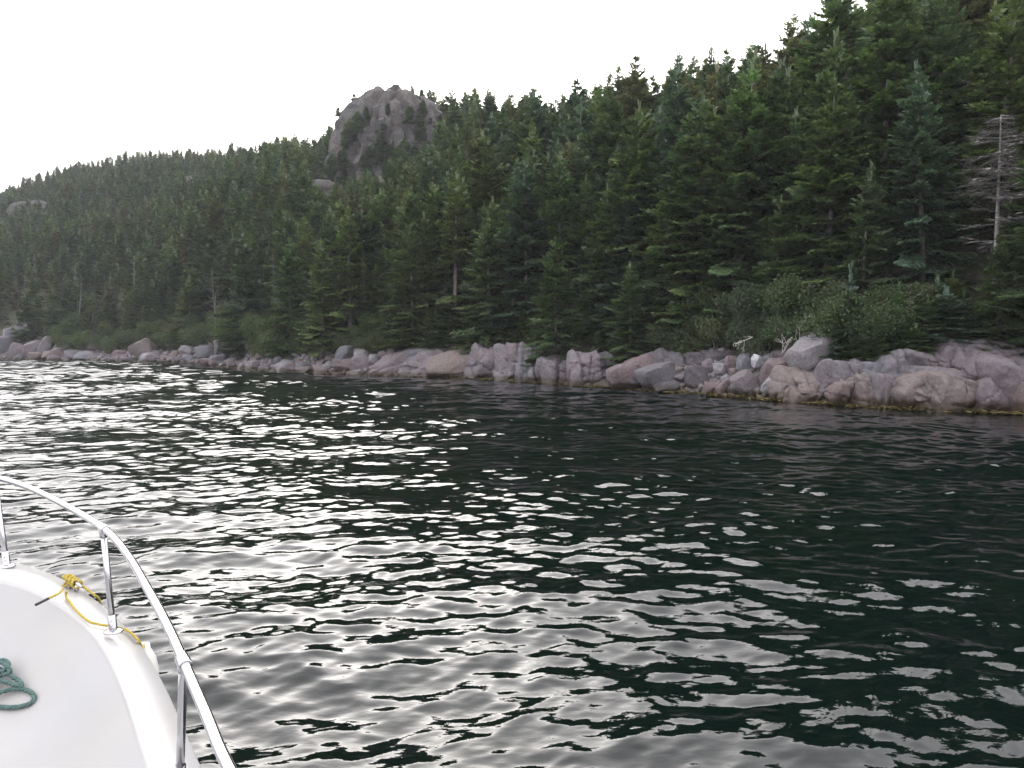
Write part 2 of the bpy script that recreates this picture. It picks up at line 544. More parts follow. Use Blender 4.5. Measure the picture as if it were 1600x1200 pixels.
# ------------------------------------------------------------------ rocks
def rock_shape(seed, sub=4, planes=12, p=14, noise=.05, nscale=1.6, cracks=None, taper=0):
    v, f = ico(sub)
    r = np.random.default_rng(seed)
    n = r.normal(size=(planes, 3)); n /= np.linalg.norm(n, axis=1)[:, None]
    n = np.concatenate([n, np.eye(3), -np.eye(3)])
    d = np.concatenate([r.uniform(.72, 1.05, planes), r.uniform(.92, 1.05, 6)])
    s = np.maximum(v @ n.T / d, 0)
    rad = (s ** p).sum(1) ** (-1 / p)
    o = v * rad[:, None]
    off = seed * 3.17
    dv = fbm(o * nscale + off, seed, 5, .55) * noise * 2
    if cracks:
        nv, nf, depth, width = cracks          # upright joints, flat-lying joints
        az = r.uniform(-.5, .5)
        for q in range(nv + nf):
            if q < nv:
                t_ = az + r.choice([0, 0, 1.35]) + r.normal(0, .18)
                nn = np.array([math.cos(t_), math.sin(t_), r.normal(0, .28)])
            else:
                nn = np.array([r.normal(0, .25), r.normal(0, .3) - .2, 1.0])
            nn /= np.linalg.norm(nn)
            sd_ = o @ nn - r.uniform(-.8, .8) + .05 * fbm(o * 2.2 + off + q, 40 + q, 3)
            fade = np.clip(.65 + 1.5 * fbm(o * 1.1 + off + 3 * q, 60 + q, 2), 0, 1)
            dv = dv - depth * r.uniform(.5, 1.1) * np.exp(-(sd_ / width) ** 2) * fade + np.tanh(sd_ / (width * .8)) * r.uniform(-1, 1) * depth * .55
    o = o + v * dv[:, None]
    return o, f

RV = []
for k in range(16):
    v, f = rock_shape(100 + k, 4, 7 + k % 6, [10, 16, 26, 40][k % 4], .045 + .02 * (k % 3), 1.5 + .2 * (k % 4))
    RV.append(mesh_np('boulder', v, f))
    RV[-1].materials.append(M_rock)
    RV[-1].set_sharp_from_angle(angle=math.radians(38))
TONES = {'pink grey': (.76, .73, .76), 'grey': (.68, .73, .78), 'dark grey': (.48, .49, .53), 'reddish': (.80, .68, .68), 'tan pink': (.83, .74, .68), 'pale grey': (1.05, 1.1, 1.12), 'white': (2.0, 2.05, 2.1)}
placed = []
def boulder(x, y, z, w, h, dpt, tone, label, cat='boulder', var=None, rz=None, tilt=None, group='boulders along the shore', name='boulder'):
    k = random.randrange(len(RV)) if var is None else var
    o = link(name, RV[k])
    o.scale = (w / 2, dpt / 2, h / 2)
    o.location = (x, y, z)
    o.rotation_euler = (random.uniform(-.2, .2) if tilt is None else tilt[0], random.uniform(-.2, .2) if tilt is None else tilt[1], random.uniform(0, 6.28) if rz is None else rz)
    t = TONES[tone]; g = random.uniform(.88, 1.12)
    o.color = (t[0] * g, t[1] * g, t[2] * g, 1)
    placed.append((x, y, max(w, dpt) / 2))
    return tag(o, label, cat, group)

def px_rock(x0, x1, y0, y1, dp=None, tone='pink grey', label='', off=0.0, **kw):
    """a rock spanning these image columns/rows, standing off metres behind the waterline there"""
    cx = (x0 + x1) / 2
    Y = np.interp(cx, SHC, SHORE[:, 1]) + off
    a, b = at_y(cx, y0, Y), at_y(cx, y1, Y)
    w = (x1 - x0) / F * Y
    hh = (a.z - b.z)
    bury = .18 * hh
    d = dp or w * .8
    return boulder((a.x), Y + d * .35, (a.z + b.z) / 2 - bury / 2, w * 1.06, hh + bury, d, tone, label, **kw)

# named boulders of the right-hand rubble
px_rock(1005, 1066, 567, 611, tone='grey', label='large lichen grey boulder leaning at the water below the alders', off=.1, var=6, rz=.3, tilt=(0, -.35))
px_rock(1062, 1122, 568, 604, tone='dark grey', label='rounded dark grey boulder beside the large leaning lichen boulder', off=1.0, var=4, rz=1.2)
px_rock(976, 1014, 580, 606, tone='pink grey', label='smooth pink boulder half against the domed ledge at the waterline', off=.0, var=9, rz=.2)
px_rock(1026, 1064, 596, 612, tone='dark grey', label='low flat purple grey rock in front of the leaning lichen boulder', off=-.3, var=2, rz=.1)
px_rock(1140, 1192, 581, 621, tone='pink grey', label='large blocky pink boulder with tan foot at the waterline', off=.0, var=11, rz=.7)
px_rock(1101, 1122, 597, 620, tone='reddish', label='small pointed pink rock at the waterline beside the blocky boulder', off=-.2, var=3, rz=2.0)
px_rock(1122, 1144, 592, 618, tone='reddish', label='reddish wedge rock squeezed against the blocky pink boulder', off=.2, var=13, rz=.5)
px_rock(1197, 1246, 555, 592, tone='reddish', label='big angular reddish boulder perched above the shore rubble', off=1.2, var=10, rz=.4, tilt=(.1, -.15))
px_rock(1190, 1226, 588, 613, tone='pale grey', label='pale grey flat topped boulder under the perched reddish boulder', off=.3, var=7, rz=.9)
px_rock(1218, 1248, 602, 628, tone='dark grey', label='dark tapered rock wedged against the big bedrock ledge', off=.1, var=5, rz=1.4)
px_rock(1238, 1256, 582, 598, tone='grey', label='small grey block in the gap beside the bedrock ledge', off=.9, var=8, rz=.1)
px_rock(1175, 1192, 556, 573, tone='white', label='small bright white angular rock in the upper rubble', off=2.0, var=14, rz=.5, tilt=(.2, .5))
px_rock(1156, 1182, 552, 592, tone='grey', label='upright grey rock slab behind the white angular rock', off=2.0, var=1, rz=.3)
px_rock(1193, 1210, 553, 568, tone='grey', label='rounded blue grey rock between the white rock and reddish boulder', off=2.0, var=4, rz=.6)
px_rock(1133, 1150, 556, 582, tone='reddish', label='reddish upright block in the rubble behind the alder branches', off=1.8, var=12, rz=.2)
px_rock(1115, 1134, 567, 585, tone='pale grey', label='pale faceted rock between dark boulder and reddish block', off=1.3, var=7, rz=2.2)
px_rock(1098, 1118, 560, 580, tone='pink grey', label='pink rounded rock above the dark grey boulder', off=1.8, var=0, rz=2.9)
px_rock(1140, 1154, 575, 590, tone='tan pink', label='small tan rock tucked over the blocky pink boulder', off=1.0, var=6, rz=.9)
px_rock(1205, 1222, 606, 626, tone='pink grey', label='small pink rock at the waterline near the dark tapered rock', off=-.2, var=15, rz=.9)
# boulders of the middle ledges
px_rock(808, 826, 577, 593, tone='grey', label='rounded grey boulder at the foot of the cracked grey cliff ledge', off=-.2, var=4, rz=.2)
px_rock(824, 842, 572, 596, tone='pale grey', label='grey boulder between cracked ledge and pink buttress at the waterline', off=-.2, var=8, rz=.8)
px_rock(790, 810, 575, 592, tone='pink grey', label='small boulder below the cracked grey cliff ledge', off=-.1, var=9, rz=1.7)
px_rock(552, 577, 542, 560, tone='pale grey', label='rounded pale boulder sitting high on the rubble beside grassy bank', off=3.0, var=4, rz=.3)
px_rock(574, 594, 551, 572, tone='pale grey', label='pale oval boulder leaning on the first pink ledge', off=1.5, var=9, rz=.5)
px_rock(545, 578, 556, 580, tone='pink grey', label='broad pink boulder below the pale boulders', off=.5, var=1, rz=.1)
# far left beach
px_rock(203, 244, 530, 563, tone='tan pink', label='huge tan boulder tilted above the far shore waterline', off=1.0, var=6, rz=.2, tilt=(0, -.45))
px_rock(115, 157, 548, 564, tone='grey', label='wide low grey boulder at the far shore waterline', off=.5, var=4, rz=0)
px_rock(132, 162, 529, 549, tone='reddish', label='large reddish boulder behind the wide low grey boulder', off=6, var=2, rz=.4)
px_rock(185, 216, 556, 567, tone='pink grey', label='low pink boulder under the huge tilted tan boulder', off=-.5, var=9, rz=.1)
px_rock(304, 335, 538, 556, tone='grey', label='rounded grey boulder at the back of the far beach', off=4, var=4, rz=.7)
px_rock(12, 34, 535, 564, tone='pink grey', label='upright pink boulder at the foot of the tall rock pile', off=.5, var=0, rz=.4)
px_rock(30, 62, 532, 563, tone='pink grey', label='wide pink boulder at the foot of the tall rock pile', off=1, var=11, rz=1.2)
px_rock(-14, 16, 523, 563, tone='grey', label='big grey boulder low in the tall rock pile', off=1.5, var=5, rz=1.2)
px_rock(2, 26, 508, 536, tone='pale grey', label='pale boulder near the top of the tall rock pile', off=5, var=3, rz=.7)
px_rock(20, 46, 502, 524, tone='pale grey', label='topmost pale boulder of the tall rock pile', off=6, var=8, rz=.3)
px_rock(52, 78, 525, 557, tone='pink grey', label='rounded pink boulder ending the tall rock pile', off=3, var=7, rz=2.0)
px_rock(78, 100, 540, 563, tone='reddish', label='reddish boulder between the tall rock pile and the wide grey boulder', off=1, var=10, rz=.6)

# scattered boulders of the loose beaches
def near_any(x, y, r):
    return any((x - a) ** 2 + (y - b) ** 2 < ((r + q) * .62) ** 2 for a, b, q in placed)
NB = 0
tries = 0
def beach_fill(c0, c1, count, o0, o1, s0, s1, where):
    global NB
    n = 0
    for _ in range(count * 30):
        if n >= count: break
        c = random.uniform(c0, c1); off = random.uniform(o0, o1)
        w = s0 * (s1 / s0) ** (random.random() ** 1.6)
        x, y, a = shore_pt(c, off)
        if near_any(x, y, w / 2): continue
        h = w * random.uniform(.5, .85)
        tone = random.choices(['pink grey', 'grey', 'dark grey', 'reddish', 'tan pink', 'pale grey'], [5, 4, 2, 3, 2, 1.2])[0]
        size = 'small' if w < (s0 * s1) ** .5 * .85 else ('large' if w > s1 * .62 else 'medium')
        band = 'at the waterline' if off < .9 else ('at the back' if off > o1 * .62 else 'midway up')
        boulder(x, y, Hz(x, y) + h * .24, w, h, w * random.uniform(.7, 1.1), tone, f'{size} {tone} boulder {band} of {where}')
        n += 1
    NB += n
beach_fill(-40, 110, 34, -.3, 5.5, .9, 2.6, 'the tall rock pile shore')
beach_fill(100, 345, 92, -.4, 3.0, .8, 2.4, 'the far bouldery shore')
beach_fill(335, 585, 92, -.3, 2.9, .55, 1.9, 'the rubble beach below the alders')
beach_fill(1000, 1250, 34, -.2, 3.4, .3, .8, 'the rubble between bedrock ledges')
beach_fill(590, 990, 16, -.3, .3, .3, .8, 'the foot of the bedrock ledges')

# small stones filling in between, too many to count
iv, jf = ico(1)
SR = np.random.default_rng(17)
g = Geo()
for c0_, c1_, o1_, n_ in ((-60, 345, 3.2, 1000), (335, 590, 3.0, 900), (990, 1255, 3.4, 520)):
    for _ in range(n_):
        x, y, a = shore_pt(SR.uniform(c0_, c1_), SR.uniform(-.2, o1_))
        r_ = SR.uniform(.09, .3) * (1.5 if c1_ < 400 else 1.0)
        sc_ = r_ * SR.uniform(.6, 1.2, 3) * np.array([1, 1, .75])
        g.add(np.stack([x, y, 0]) + iv * (1 + .25 * SR.normal(size=(len(iv), 1)).clip(-1, 1)) * sc_ + np.array([0, 0, 0.0]), None, jf)
vv = np.concatenate(g.v)
ctr = np.repeat(np.array([q.mean(0) for q in g.v]), len(iv), 0)
vv[:, 2] += np.repeat(H(ctr[::len(iv), 0], ctr[::len(iv), 1]), len(iv)) + .04
rb = link('rubble', mesh_np('rubble', vv, np.concatenate(g.t), smooth=False), M_rock)
rb['kind'] = 'stuff'; rb.color = (.92, .93, .95, 1)
tag(rb, 'small grey and pink stones filling between the shore boulders', 'stones')

# bedrock ledges, slab by slab
def slab_mesh(seed, p, cracks, noise=.05, sub=5):
    v, f = rock_shape(seed, sub, 13, p, noise, 1.7, cracks)
    me = mesh_np('slab', v, f)
    me.set_sharp_from_angle(angle=math.radians(42))
    me.materials.append(M_rock)
    return me

SLABV = []
def slab_top(x, y):
    a = np.concatenate(SLABV)
    q = a[np.hypot(a[:, 0] - x, a[:, 1] - y) < .16]
    return max(float(q[:, 2].max()) if len(q) else -9, Hz(x, y))
def ledge(label, x0, slabs, group='bedrock ledges along the shore'):
    sx, sy, _ = shore_pt(x0, 1.0)
    e = bpy.data.objects.new('bedrock_ledge', None)
    COL.objects.link(e)
    e.location = (sx, sy, 0)
    tag(e, label, 'rock ledge', group)
    for (a, b, y0, y1, off, dp, seed, p, cr, tone, rot) in slabs:
        cx = (a + b) / 2
        Y = np.interp(cx, SHC, SHORE[:, 1]) + off
        top, bot = at_y(cx, y0, Y + dp * .3), at_y(cx, y1, Y)
        w = (b - a) / F * Y
        hh = max(top.z - bot.z, .3)
        bury = .35 * hh + .15
        o = link('slab', slab_mesh(seed, p * 1.7, cr), None, e)
        o.scale = (w / 2 * 1.22, dp / 2, (hh + bury) / 2)
        o.location = (bot.x - sx, Y + dp * .42 - sy, (top.z + bot.z - bury) / 2)
        o.rotation_euler = rot
        t = TONES[tone]
        o.color = (t[0], t[1], t[2], 1)
        sv = np.empty(len(o.data.vertices) * 3, np.float32); o.data.vertices.foreach_get('co', sv)
        mr_ = np.array(o.rotation_euler.to_matrix())
        SLABV.append((sv.reshape(-1, 3) * np.array(o.scale)) @ mr_.T + np.array(o.location) + np.array([sx, sy, 0]))
        placed.append((bot.x, Y + dp * .42, w * .42))
    return e

CR_V = (7, 2, .14, .034)     # upright joints
CR_D = (5, 3, .13, .034)
CR_S = (3, 2, .10, .034)
RL = [(1235, 1320, 573, 631, 0), (1312, 1346, 596, 632, -.2), (1296, 1356, 560, 606, .8), (1338, 1390, 583, 634, 0), (1382, 1420, 586, 637, 0), (1400, 1466, 580, 639, -.1), (1438, 1524, 598, 645, -.4), (1486, 1554, 586, 645, -.2), (1542, 1584, 588, 646, -.1), (1574, 1640, 556, 650, .1), (1498, 1602, 524, 576, 2.2), (1456, 1536, 565, 604, .8), (1526, 1578, 559, 596, 1.0), (1438, 1508, 545, 584, 1.6), (1384, 1450, 541, 596, 1.4), (1350, 1394, 552, 592, 1.2), (1330, 1372, 562, 600, .9), (1600, 1700, 545, 610, 1.8), (1630, 1740, 585, 662, .1), (1730, 1880, 570, 675, .3)]
RT = ['tan pink', 'tan pink', 'pink grey', 'tan pink', 'pink grey', 'tan pink', 'tan pink', 'tan pink', 'pink grey', 'pink grey', 'pink grey', 'pink grey', 'pink grey', 'pink grey', 'pink grey', 'grey', 'pink grey', 'pink grey', 'tan pink', 'pink grey']
ledge('broad purple pink bedrock ledge with rounded slabs under the dead topped spruce', 1420, [
    (a_, b_, y0_, y1_, of_, max(1.7, (b_ - a_) / 43 * 1.35), 400 + k_, [9, 7, 11, 8][k_ % 4], [CR_D, CR_V, CR_S][k_ % 3], RT[k_], (0, [.04, -.05, 0, .08][k_ % 4], [.1, -.08, .05][k_ % 3]))
    for k_, (a_, b_, y0_, y1_, of_) in enumerate(RL)])
ledge('steep pink buttress with upright cracks rising straight from the water', 895, [
    (840, 910, 547, 604, 0.0, 3.4, 321, 8, CR_V, 'pink grey', (0, .12, .1)),
    (893, 948, 543, 606, 0.1, 3.2, 322, 7, CR_V, 'pink grey', (0, -.05, 0)),
    (930, 985, 552, 606, 1.6, 3.0, 323, 9, CR_V, 'dark grey', (0, 0, 0)),
])
ledge('domed pink ledge sloping to the water beside the leaning lichen boulder', 1015, [
    (966, 1050, 554, 609, .6, 3.2, 331, 6, CR_S, 'reddish', (0, -.2, 0)),
    (1030, 1092, 548, 600, 2.2, 2.6, 332, 8, CR_D, 'dark grey', (0, 0, 0)),
    (1080, 1160, 545, 590, 3.2, 2.6, 333, 8, CR_D, 'dark grey', (0, 0, .1)),
])
ledge('cracked grey and pink ledge below the grassy bank', 770, [
    (730, 795, 538, 596, .2, 3.6, 341, 9, CR_V, 'pink grey', (0, .3, .1)),
    (768, 832, 535, 597, .1, 3.6, 342, 9, CR_V, 'pink grey', (0, .1, 0)),
    (812, 856, 543, 597, .7, 3.0, 343, 11, CR_V, 'grey', (0, 0, .1)),
    (700, 752, 540, 590, 1.2, 3.0, 344, 14, CR_D, 'dark grey', (0, -.5, .1)),
])
ledge('low sloping pink ledge split into tilted slabs by the rubble beach', 650, [
    (576, 640, 552, 588, 0.1, 3.2, 351, 8, CR_S, 'pink grey', (0, -.2, .15)),
    (628, 690, 550, 590, 0.1, 3.2, 352, 9, CR_D, 'pink grey', (0, -.25, .1)),
    (676, 742, 550, 593, 0.0, 3.0, 353, 8, CR_S, 'tan pink', (0, -.2, .1)),
    (620, 700, 543, 572, 2.0, 2.6, 354, 9, CR_D, 'grey', (0, -.1, .1)),
])
o = px_rock(1243, 1335, 519, 577, tone='pale grey', label='pale grey tilted slab rock leaning on the broad bedrock ledge', off=2.2, var=7, rz=.15, tilt=(.1, -.5), dp=2.6, group='bedrock ledges along the shore', name='slab_rock', cat='rock')

# the bare crag and smaller outcrops on the hill
def crag_shape(seed, sub, p, amp, scl, crack, depth):
    v, f = ico(sub)
    r = np.random.default_rng(seed)
    n = r.normal(size=(11, 3)); n[:, 2] *= .5; n /= np.linalg.norm(n, axis=1)[:, None]
    d = r.uniform(.8, 1.05, 11)
    s = np.maximum(v @ n.T / d, 0)
    sph = np.ones(len(v))
    box = (np.abs(v) ** 3.4).sum(1) ** (1 / 3.4)
    rad = ((s ** p).sum(1) * .7 + box ** p) ** (-1 / p)
    o = v * rad[:, None]
    w = o * np.array(scl)
    f1, f2, cid = cells(w / np.array([2.6, 2.6, 5.0]) + .35 * np.stack([fbm(w / 2, q, 3) for q in (1, 2, 3)], 1) + seed, seed)
    e = np.clip((f2 - f1) / .22, 0, 1)
    g1, g2, gid = cells(w / np.array([1.1, 1.1, 2.6]) + seed, seed + 3)
    dv = fbm(w / 5 + seed, seed, 5, .55) * amp * 1.5 - crack * (1 - e) + depth * (cid - .5) + depth * .5 * (gid - .5)
    w = w + (v * np.array([1, 1, .45])) * dv[:, None]
    return w, f

cragY = 150.0
ct = at_y(598, 126, cragY)
cw, cf = crag_shape(5, 6, 9, .5, (12.6, 11, 26.0), 1.5, 2.0)
cw = cw - np.array([0, 0, cw[:, 2].max()])
cw[:, 2] -= np.clip((cw[:, 0] - 3.5) / 8, 0, 1) ** 1.2 * 2.6 + np.clip((-cw[:, 0] - 2) / 10, 0, 1) ** 1.4 * 3.5      # shoulders
cw[:, 0] *= np.where(cw[:, 0] > 0, 1.12, 1.0)
cw[:, 0] *= 1 + np.clip(-cw[:, 2] - 6, 0, 20) * .006
crag_me = mesh_np('crag', cw, cf)
crag_me.set_sharp_from_angle(angle=math.radians(40))
crag = link('crag', crag_me, M_crag)
crag.location = (ct.x, cragY + 5, ct.z)
tag(crag, 'bare grey rock crag with rounded top rising above the forest', 'crag')
crag_bvh = BVHTree.FromPolygons([Vector(v) + crag.location for v in cw], [list(map(int, f)) for f in cf])
excl = [(ct.x, cragY + 5, 11.0)]

def outcrop(px, py, w, h, label, seed, yy=None, tone=(1, 1, 1)):
    g = ground_hit(px, py) if yy is None else at_y(px, py, yy)
    v, f = crag_shape(seed, 5, 8, .5, (w / 2, w * .35, h), .35, .9)
    me = mesh_np('rock_outcrop', v, f)
    o = link('rock_outcrop', me, M_crag)
    o.location = (g.x, g.y, g.z)
    o.color = tone + (1,)
    tag(o, label, 'rock outcrop', 'rock outcrops showing through the forest')
    excl.append((g.x, g.y, w * .28))
    return o
outcrop(305, 300, 11, 4.0, 'pale rock scar in the middle of the left hillside', 16, None, (.85, .85, .85))
outcrop(60, 340, 18, 4.2, 'wide grey rock scar near the top of the left hillside', 17, None, (.7, .72, .72))
outcrop(745, 235, 4, 3.5, 'small grey outcrop among trees right of the crag', 18, 140)
outcrop(505, 318, 6, 4.0, 'low grey outcrop in the trees beneath the crag', 19, 138)
#TREES
# ------------------------------------------------------------------ trees
def kites(p, d, s, l, w):
    """flat four-cornered leaf or twig faces: base p, direction d, side s"""
    mid = p + d * (l * .42)[:, None]
    sw = s * (w / 2)[:, None]
    V = np.stack([p, mid + sw, p + d * l[:, None], mid - sw], 1).reshape(-1, 3)
    Q = np.arange(len(p) * 4).reshape(-1, 4)
    return V, Q

def unit(a):
    return a / (np.linalg.norm(a, axis=-1, keepdims=True) + 1e-9)

def branch_template(L, rng, dens=1.25, tw=.11):
    """a conifer spray along +X: side twigs carrying short needle-covered shoots"""
    P, D, S, LN, W = [], [], [], [], []
    droop = rng.uniform(.05, .2)
    def axis(u):
        return np.array([u * L, .06 * L * math.sin(u * 3 + droop * 20) * u, -droop * L * u * u + .13 * L * u ** 3])
    def shoot(p, d, l, w):
        n = np.array([rng.normal(0, .42), rng.normal(0, .42), 1.0]); n /= np.linalg.norm(n)
        s = np.cross(d, n); s /= np.linalg.norm(s) + 1e-9
        P.append(p); D.append(d); S.append(s); LN.append(l); W.append(w)
    n = max(4, int(L / .105 * dens))
    for i in range(n):
        u = .1 + .9 * (i + rng.uniform(0, 1)) / n
        if u > 1: continue
        p = axis(u); t = axis(min(u + .05, 1.05)) - axis(u - .05); t /= np.linalg.norm(t)
        tl = (.12 + .42 * min(L, 2.2) * (1 - u) ** .75 * (1 if u > .3 else u / .3)) * rng.uniform(.65, 1.15) * .8
        for sgn in (-1, 1):
            side = np.array([0, sgn, 0.0])
            d = t * rng.uniform(.55, .85) + side * rng.uniform(.7, 1.0) + np.array([0, 0, rng.uniform(-.3, .12)])
            d /= np.linalg.norm(d)
            m = max(1, int(tl / .115 * dens))
            for k in range(m):
                q = p + d * tl * (k / m) + np.array([0, 0, -.10 * tl * (k / m) ** 2])
                for s2 in ((-1, 1) if m > 1 else (1,)):
                    dd = d * .8 + np.cross(d, [0, 0, 1]) * s2 * rng.uniform(.3, .8) + np.array([0, 0, rng.uniform(-.38, .22)])
                    dd /= np.linalg.norm(dd)
                    shoot(q, dd, rng.uniform(.13, .23), tw * rng.uniform(.8, 1.25))
            shoot(p + d * tl * .8, d, rng.uniform(.14, .22), tw)
        shoot(p, t, .2, tw * 1.1)
    V, Q = kites(np.array(P), np.array(D), np.array(S), np.array(LN), np.array(W))
    return V, Q

TR = np.random.default_rng(11)
TEMPL = {}
for L in (.35, .7, 1.1, 1.6, 2.3):
    TEMPL[L] = [branch_template(L, TR) for _ in range(3)]
TKEYS = np.array(sorted(TEMPL))

def twig_fan(g, base, d, L, rng, rad=.012, n=6):
    """a bare branch with a few side twigs"""
    d = unit(np.array(d)); s = unit(np.cross(d, [0, 0, 1]) + 1e-6)
    pts = [base + d * L * u + np.array([0, 0, -.12 * L * u * u]) for u in (0, .35, .7, 1)]
    g.tube(pts, [rad, rad * .75, rad * .5, rad * .25], 4)
    for k in range(n):
        u = rng.uniform(.2, .95); p = base + d * L * u + np.array([0, 0, -.12 * L * u * u])
        e = d * .7 + s * rng.choice([-1, 1]) * rng.uniform(.5, 1) + np.array([0, 0, rng.uniform(-.5, .1)])
        g.tube([p, p + unit(e) * L * .35 * rng.uniform(.5, 1) * (1.1 - u * .6)], [rad * .45, rad * .15], 3)

def spruce(seed, Ht=10.0, Rm=2.0, base=.08, shape=.86, gap=.41, dead=.15, per=(6, 9), lean=0.0, sparse=0.0):
    rng = np.random.default_rng(seed)
    g = Geo()            # trunk and bare limbs
    bend = rng.uniform(-.12, .12, 2) + np.array([lean, 0])
    def stem(z):
        u = z / Ht
        return np.array([bend[0] * Ht * u * u * .5, bend[1] * Ht * u * u * .3, z])
    zs = np.linspace(-.5, Ht * .985, 9)
    g.tube([stem(z) if z > 0 else np.array([0, 0, z]) for z in zs], [max(.014 * Ht * (1 - max(z, 0) / Ht) + .012, .012) for z in zs], 7)
    VS, QS, AS, n = [], [], [], 0
    z = base * Ht
    while z < Ht * .985:
        u = z / Ht
        L0 = Rm * (1 - u) ** shape * (1.0 if u > .22 else .8 + .9 * u) + .08
        az0 = rng.uniform(0, 6.28)
        nb = rng.integers(per[0], per[1]) if u < .85 else 4
        for b in range(nb):
            if rng.random() < sparse: continue
            L = L0 * rng.uniform(.55, 1.2)
            az = az0 + b * 6.283 / nb + rng.uniform(-.35, .35)
            zz = z + rng.uniform(-.36, .36) * gap
            el = np.interp(u, [0, .35, .7, 1], [-.22, -.05, .3, .9]) + rng.normal(0, .13)
            p0 = stem(zz)
            if u < .42 and rng.random() < dead * (1.6 - u * 2):
                twig_fan(g, p0, (math.cos(az) * math.cos(el), math.sin(az) * math.cos(el), math.sin(el) - .15), L * .8, rng, .011, 5)
                continue
            key = TKEYS[np.argmin(abs(TKEYS - L))]
            V, Q = TEMPL[key][rng.integers(0, 3)]
            V = V * (L / key if L < .35 else np.array([L / key, 1.0, 1.0]))
            roll = rng.normal(0, .2)
            cr, sr = math.cos(roll), math.sin(roll)
            V = np.stack([V[:, 0], V[:, 1] * cr - V[:, 2] * sr, V[:, 1] * sr + V[:, 2] * cr], 1)
            ce, se = math.cos(el), math.sin(el)
            V = np.stack([V[:, 0] * ce - V[:, 2] * se, V[:, 1], V[:, 0] * se + V[:, 2] * ce], 1)
            ca, sa = math.cos(az), math.sin(az)
            V = np.stack([V[:, 0] * ca - V[:, 1] * sa, V[:, 0] * sa + V[:, 1] * ca, V[:, 2]], 1) + p0
            VS.append(V); QS.append(Q + n); n += len(V)
            AS.append(np.repeat(np.clip(rng.normal(.45, .16) + rng.normal(0, .16, len(V) // 4), 0, 1), 4))
        z += gap * rng.uniform(.75, 1.25) * (1.0 if u < .6 else .8)
    # leader
    p0 = stem(Ht * .935)
    V, Q = TEMPL[.35][0]
    V = np.stack([V[:, 1] * .45, V[:, 2] * .45, V[:, 0] * 1.9], 1) + p0
    VS.append(V); QS.append(Q + n); AS.append(np.full(len(V), .5))
    crown = mesh_np('crown', np.concatenate(VS), np.concatenate(QS), {'vary': np.concatenate(AS)}, smooth=False)
    crown.materials.append(M_needle)
    trunk = g.mesh('trunk')
    trunk.materials.append(M_bark)
    return trunk, crown

# kinds: broad, narrow, old with bare lower limbs, young
KINDS = []
for args in [dict(seed=1, Rm=3.1, base=.05), dict(seed=2, Rm=2.9, base=.06, dead=.25), dict(seed=3, Rm=2.7, base=.08, dead=.3),
             dict(seed=4, Rm=2.3, base=.10, shape=.82), dict(seed=5, Rm=2.1, base=.14, shape=.88, dead=.35), dict(seed=6, Rm=2.45, base=.12, shape=.8),
             dict(seed=7, Rm=2.6, base=.22, dead=.6, sparse=.2), dict(seed=8, Rm=2.2, base=.28, dead=.7, sparse=.28, lean=.05),
             dict(seed=9, Rm=3.4, base=.03, shape=.85, dead=.1), dict(seed=10, Rm=1.5, base=.25, shape=.75, dead=.6, sparse=.35)]:
    KINDS.append(spruce(**args))
YOUNG = spruce(21, Ht=3.2, Rm=1.0, base=.04, gap=.2, dead=.02)
YOUNG2 = spruce(22, Ht=3.0, Rm=1.35, base=.03, gap=.2, dead=.05, shape=.7)
FORM = ['broad', 'broad', 'bushy', 'narrow', 'narrow', 'slim', 'bare stemmed', 'ragged', 'wide skirted', 'gaunt']
TINT = {'dark green': (.070, .108, .054), 'mid green': (.084, .132, .058), 'bluish green': (.068, .116, .078), 'yellowish green': (.104, .144, .056), 'olive brown': (.105, .116, .060)}

def tree(meshes, x, y, z, s, rz, tint, label, group, name='spruce_tree', wid=1.0):
    e = bpy.data.objects.new(name, None)
    COL.objects.link(e)
    e.empty_display_size = .2
    e.location = (x, y, z)
    e.rotation_euler = (random.uniform(-.03, .03), random.uniform(-.03, .03), rz)
    e.scale = (s * wid, s * wid, s)
    link('trunk', meshes[0], None, e)
    c = link('crown', meshes[1], None, e)
    j = random.uniform(.85, 1.18)
    c['tint'] = (tint[0] * j * random.uniform(.94, 1.06), tint[1] * j, tint[2] * j * random.uniform(.9, 1.1))
    tag(e, label, 'tree', group)
    return e

GRP = 'spruce trees on the hillside'
trees_at = []      # x, y, radius

def hero(px, ytop, off, kind, tint, label, wid=1.0, hgt=None, Y=None):
    Y = np.interp(px, SHC, SHORE[:, 1]) + off if Y is None else Y
    x = (px - 800) / F * Y
    z = Hz(x, Y)
    ht = at_y(px, ytop, Y).z - z if hgt is None else hgt
    s = ht / (10.0 if kind >= 0 else 3.2)
    ms = KINDS[kind] if kind >= 0 else YOUNG
    trees_at.append((x, Y, 1.9 * s * wid * (1 if kind >= 0 else .5)))
    return tree(ms, x, Y, z - .1, s, random.uniform(0, 6.28), TINT[tint], label, GRP, wid=wid)

hero(1440, 98, 7.0, 1, 'bluish green', 'tall bluish green spruce with full crown above the broad bedrock ledge', .95)
hero(1345, 255, 5.5, 2, 'dark green', 'dark spruce with bare lower stem between the tall bluish spruce and alders', .95)
hero(1262, 212, 11.0, 3, 'dark green', 'narrow brownish topped dark spruce standing over the alder thicket', 1.1)
hero(1208, 308, 6.5, 8, 'mid green', 'bright wide skirted spruce rising behind the alder thicket', .75)
hero(868, 368, 2.6, 8, 'mid green', 'small shore spruce with branches overhanging the steep pink buttress', .95)
hero(985, 410, 3.0, 0, 'mid green', 'low spruce spreading its branches over the domed pink ledge', 1.3)
hero(1030, 250, 12.0, 3, 'mid green', 'slim spruce with two pale stems in front of the forest', 1.0)
hero(965, 222, 12.0, 7, 'bluish green', 'thin topped bluish spruce above the steep pink buttress', 1.0)
hero(945, 290, 8.0, 8, 'mid green', 'layered bright green spruce with flat tiers above the pink buttress', .8)
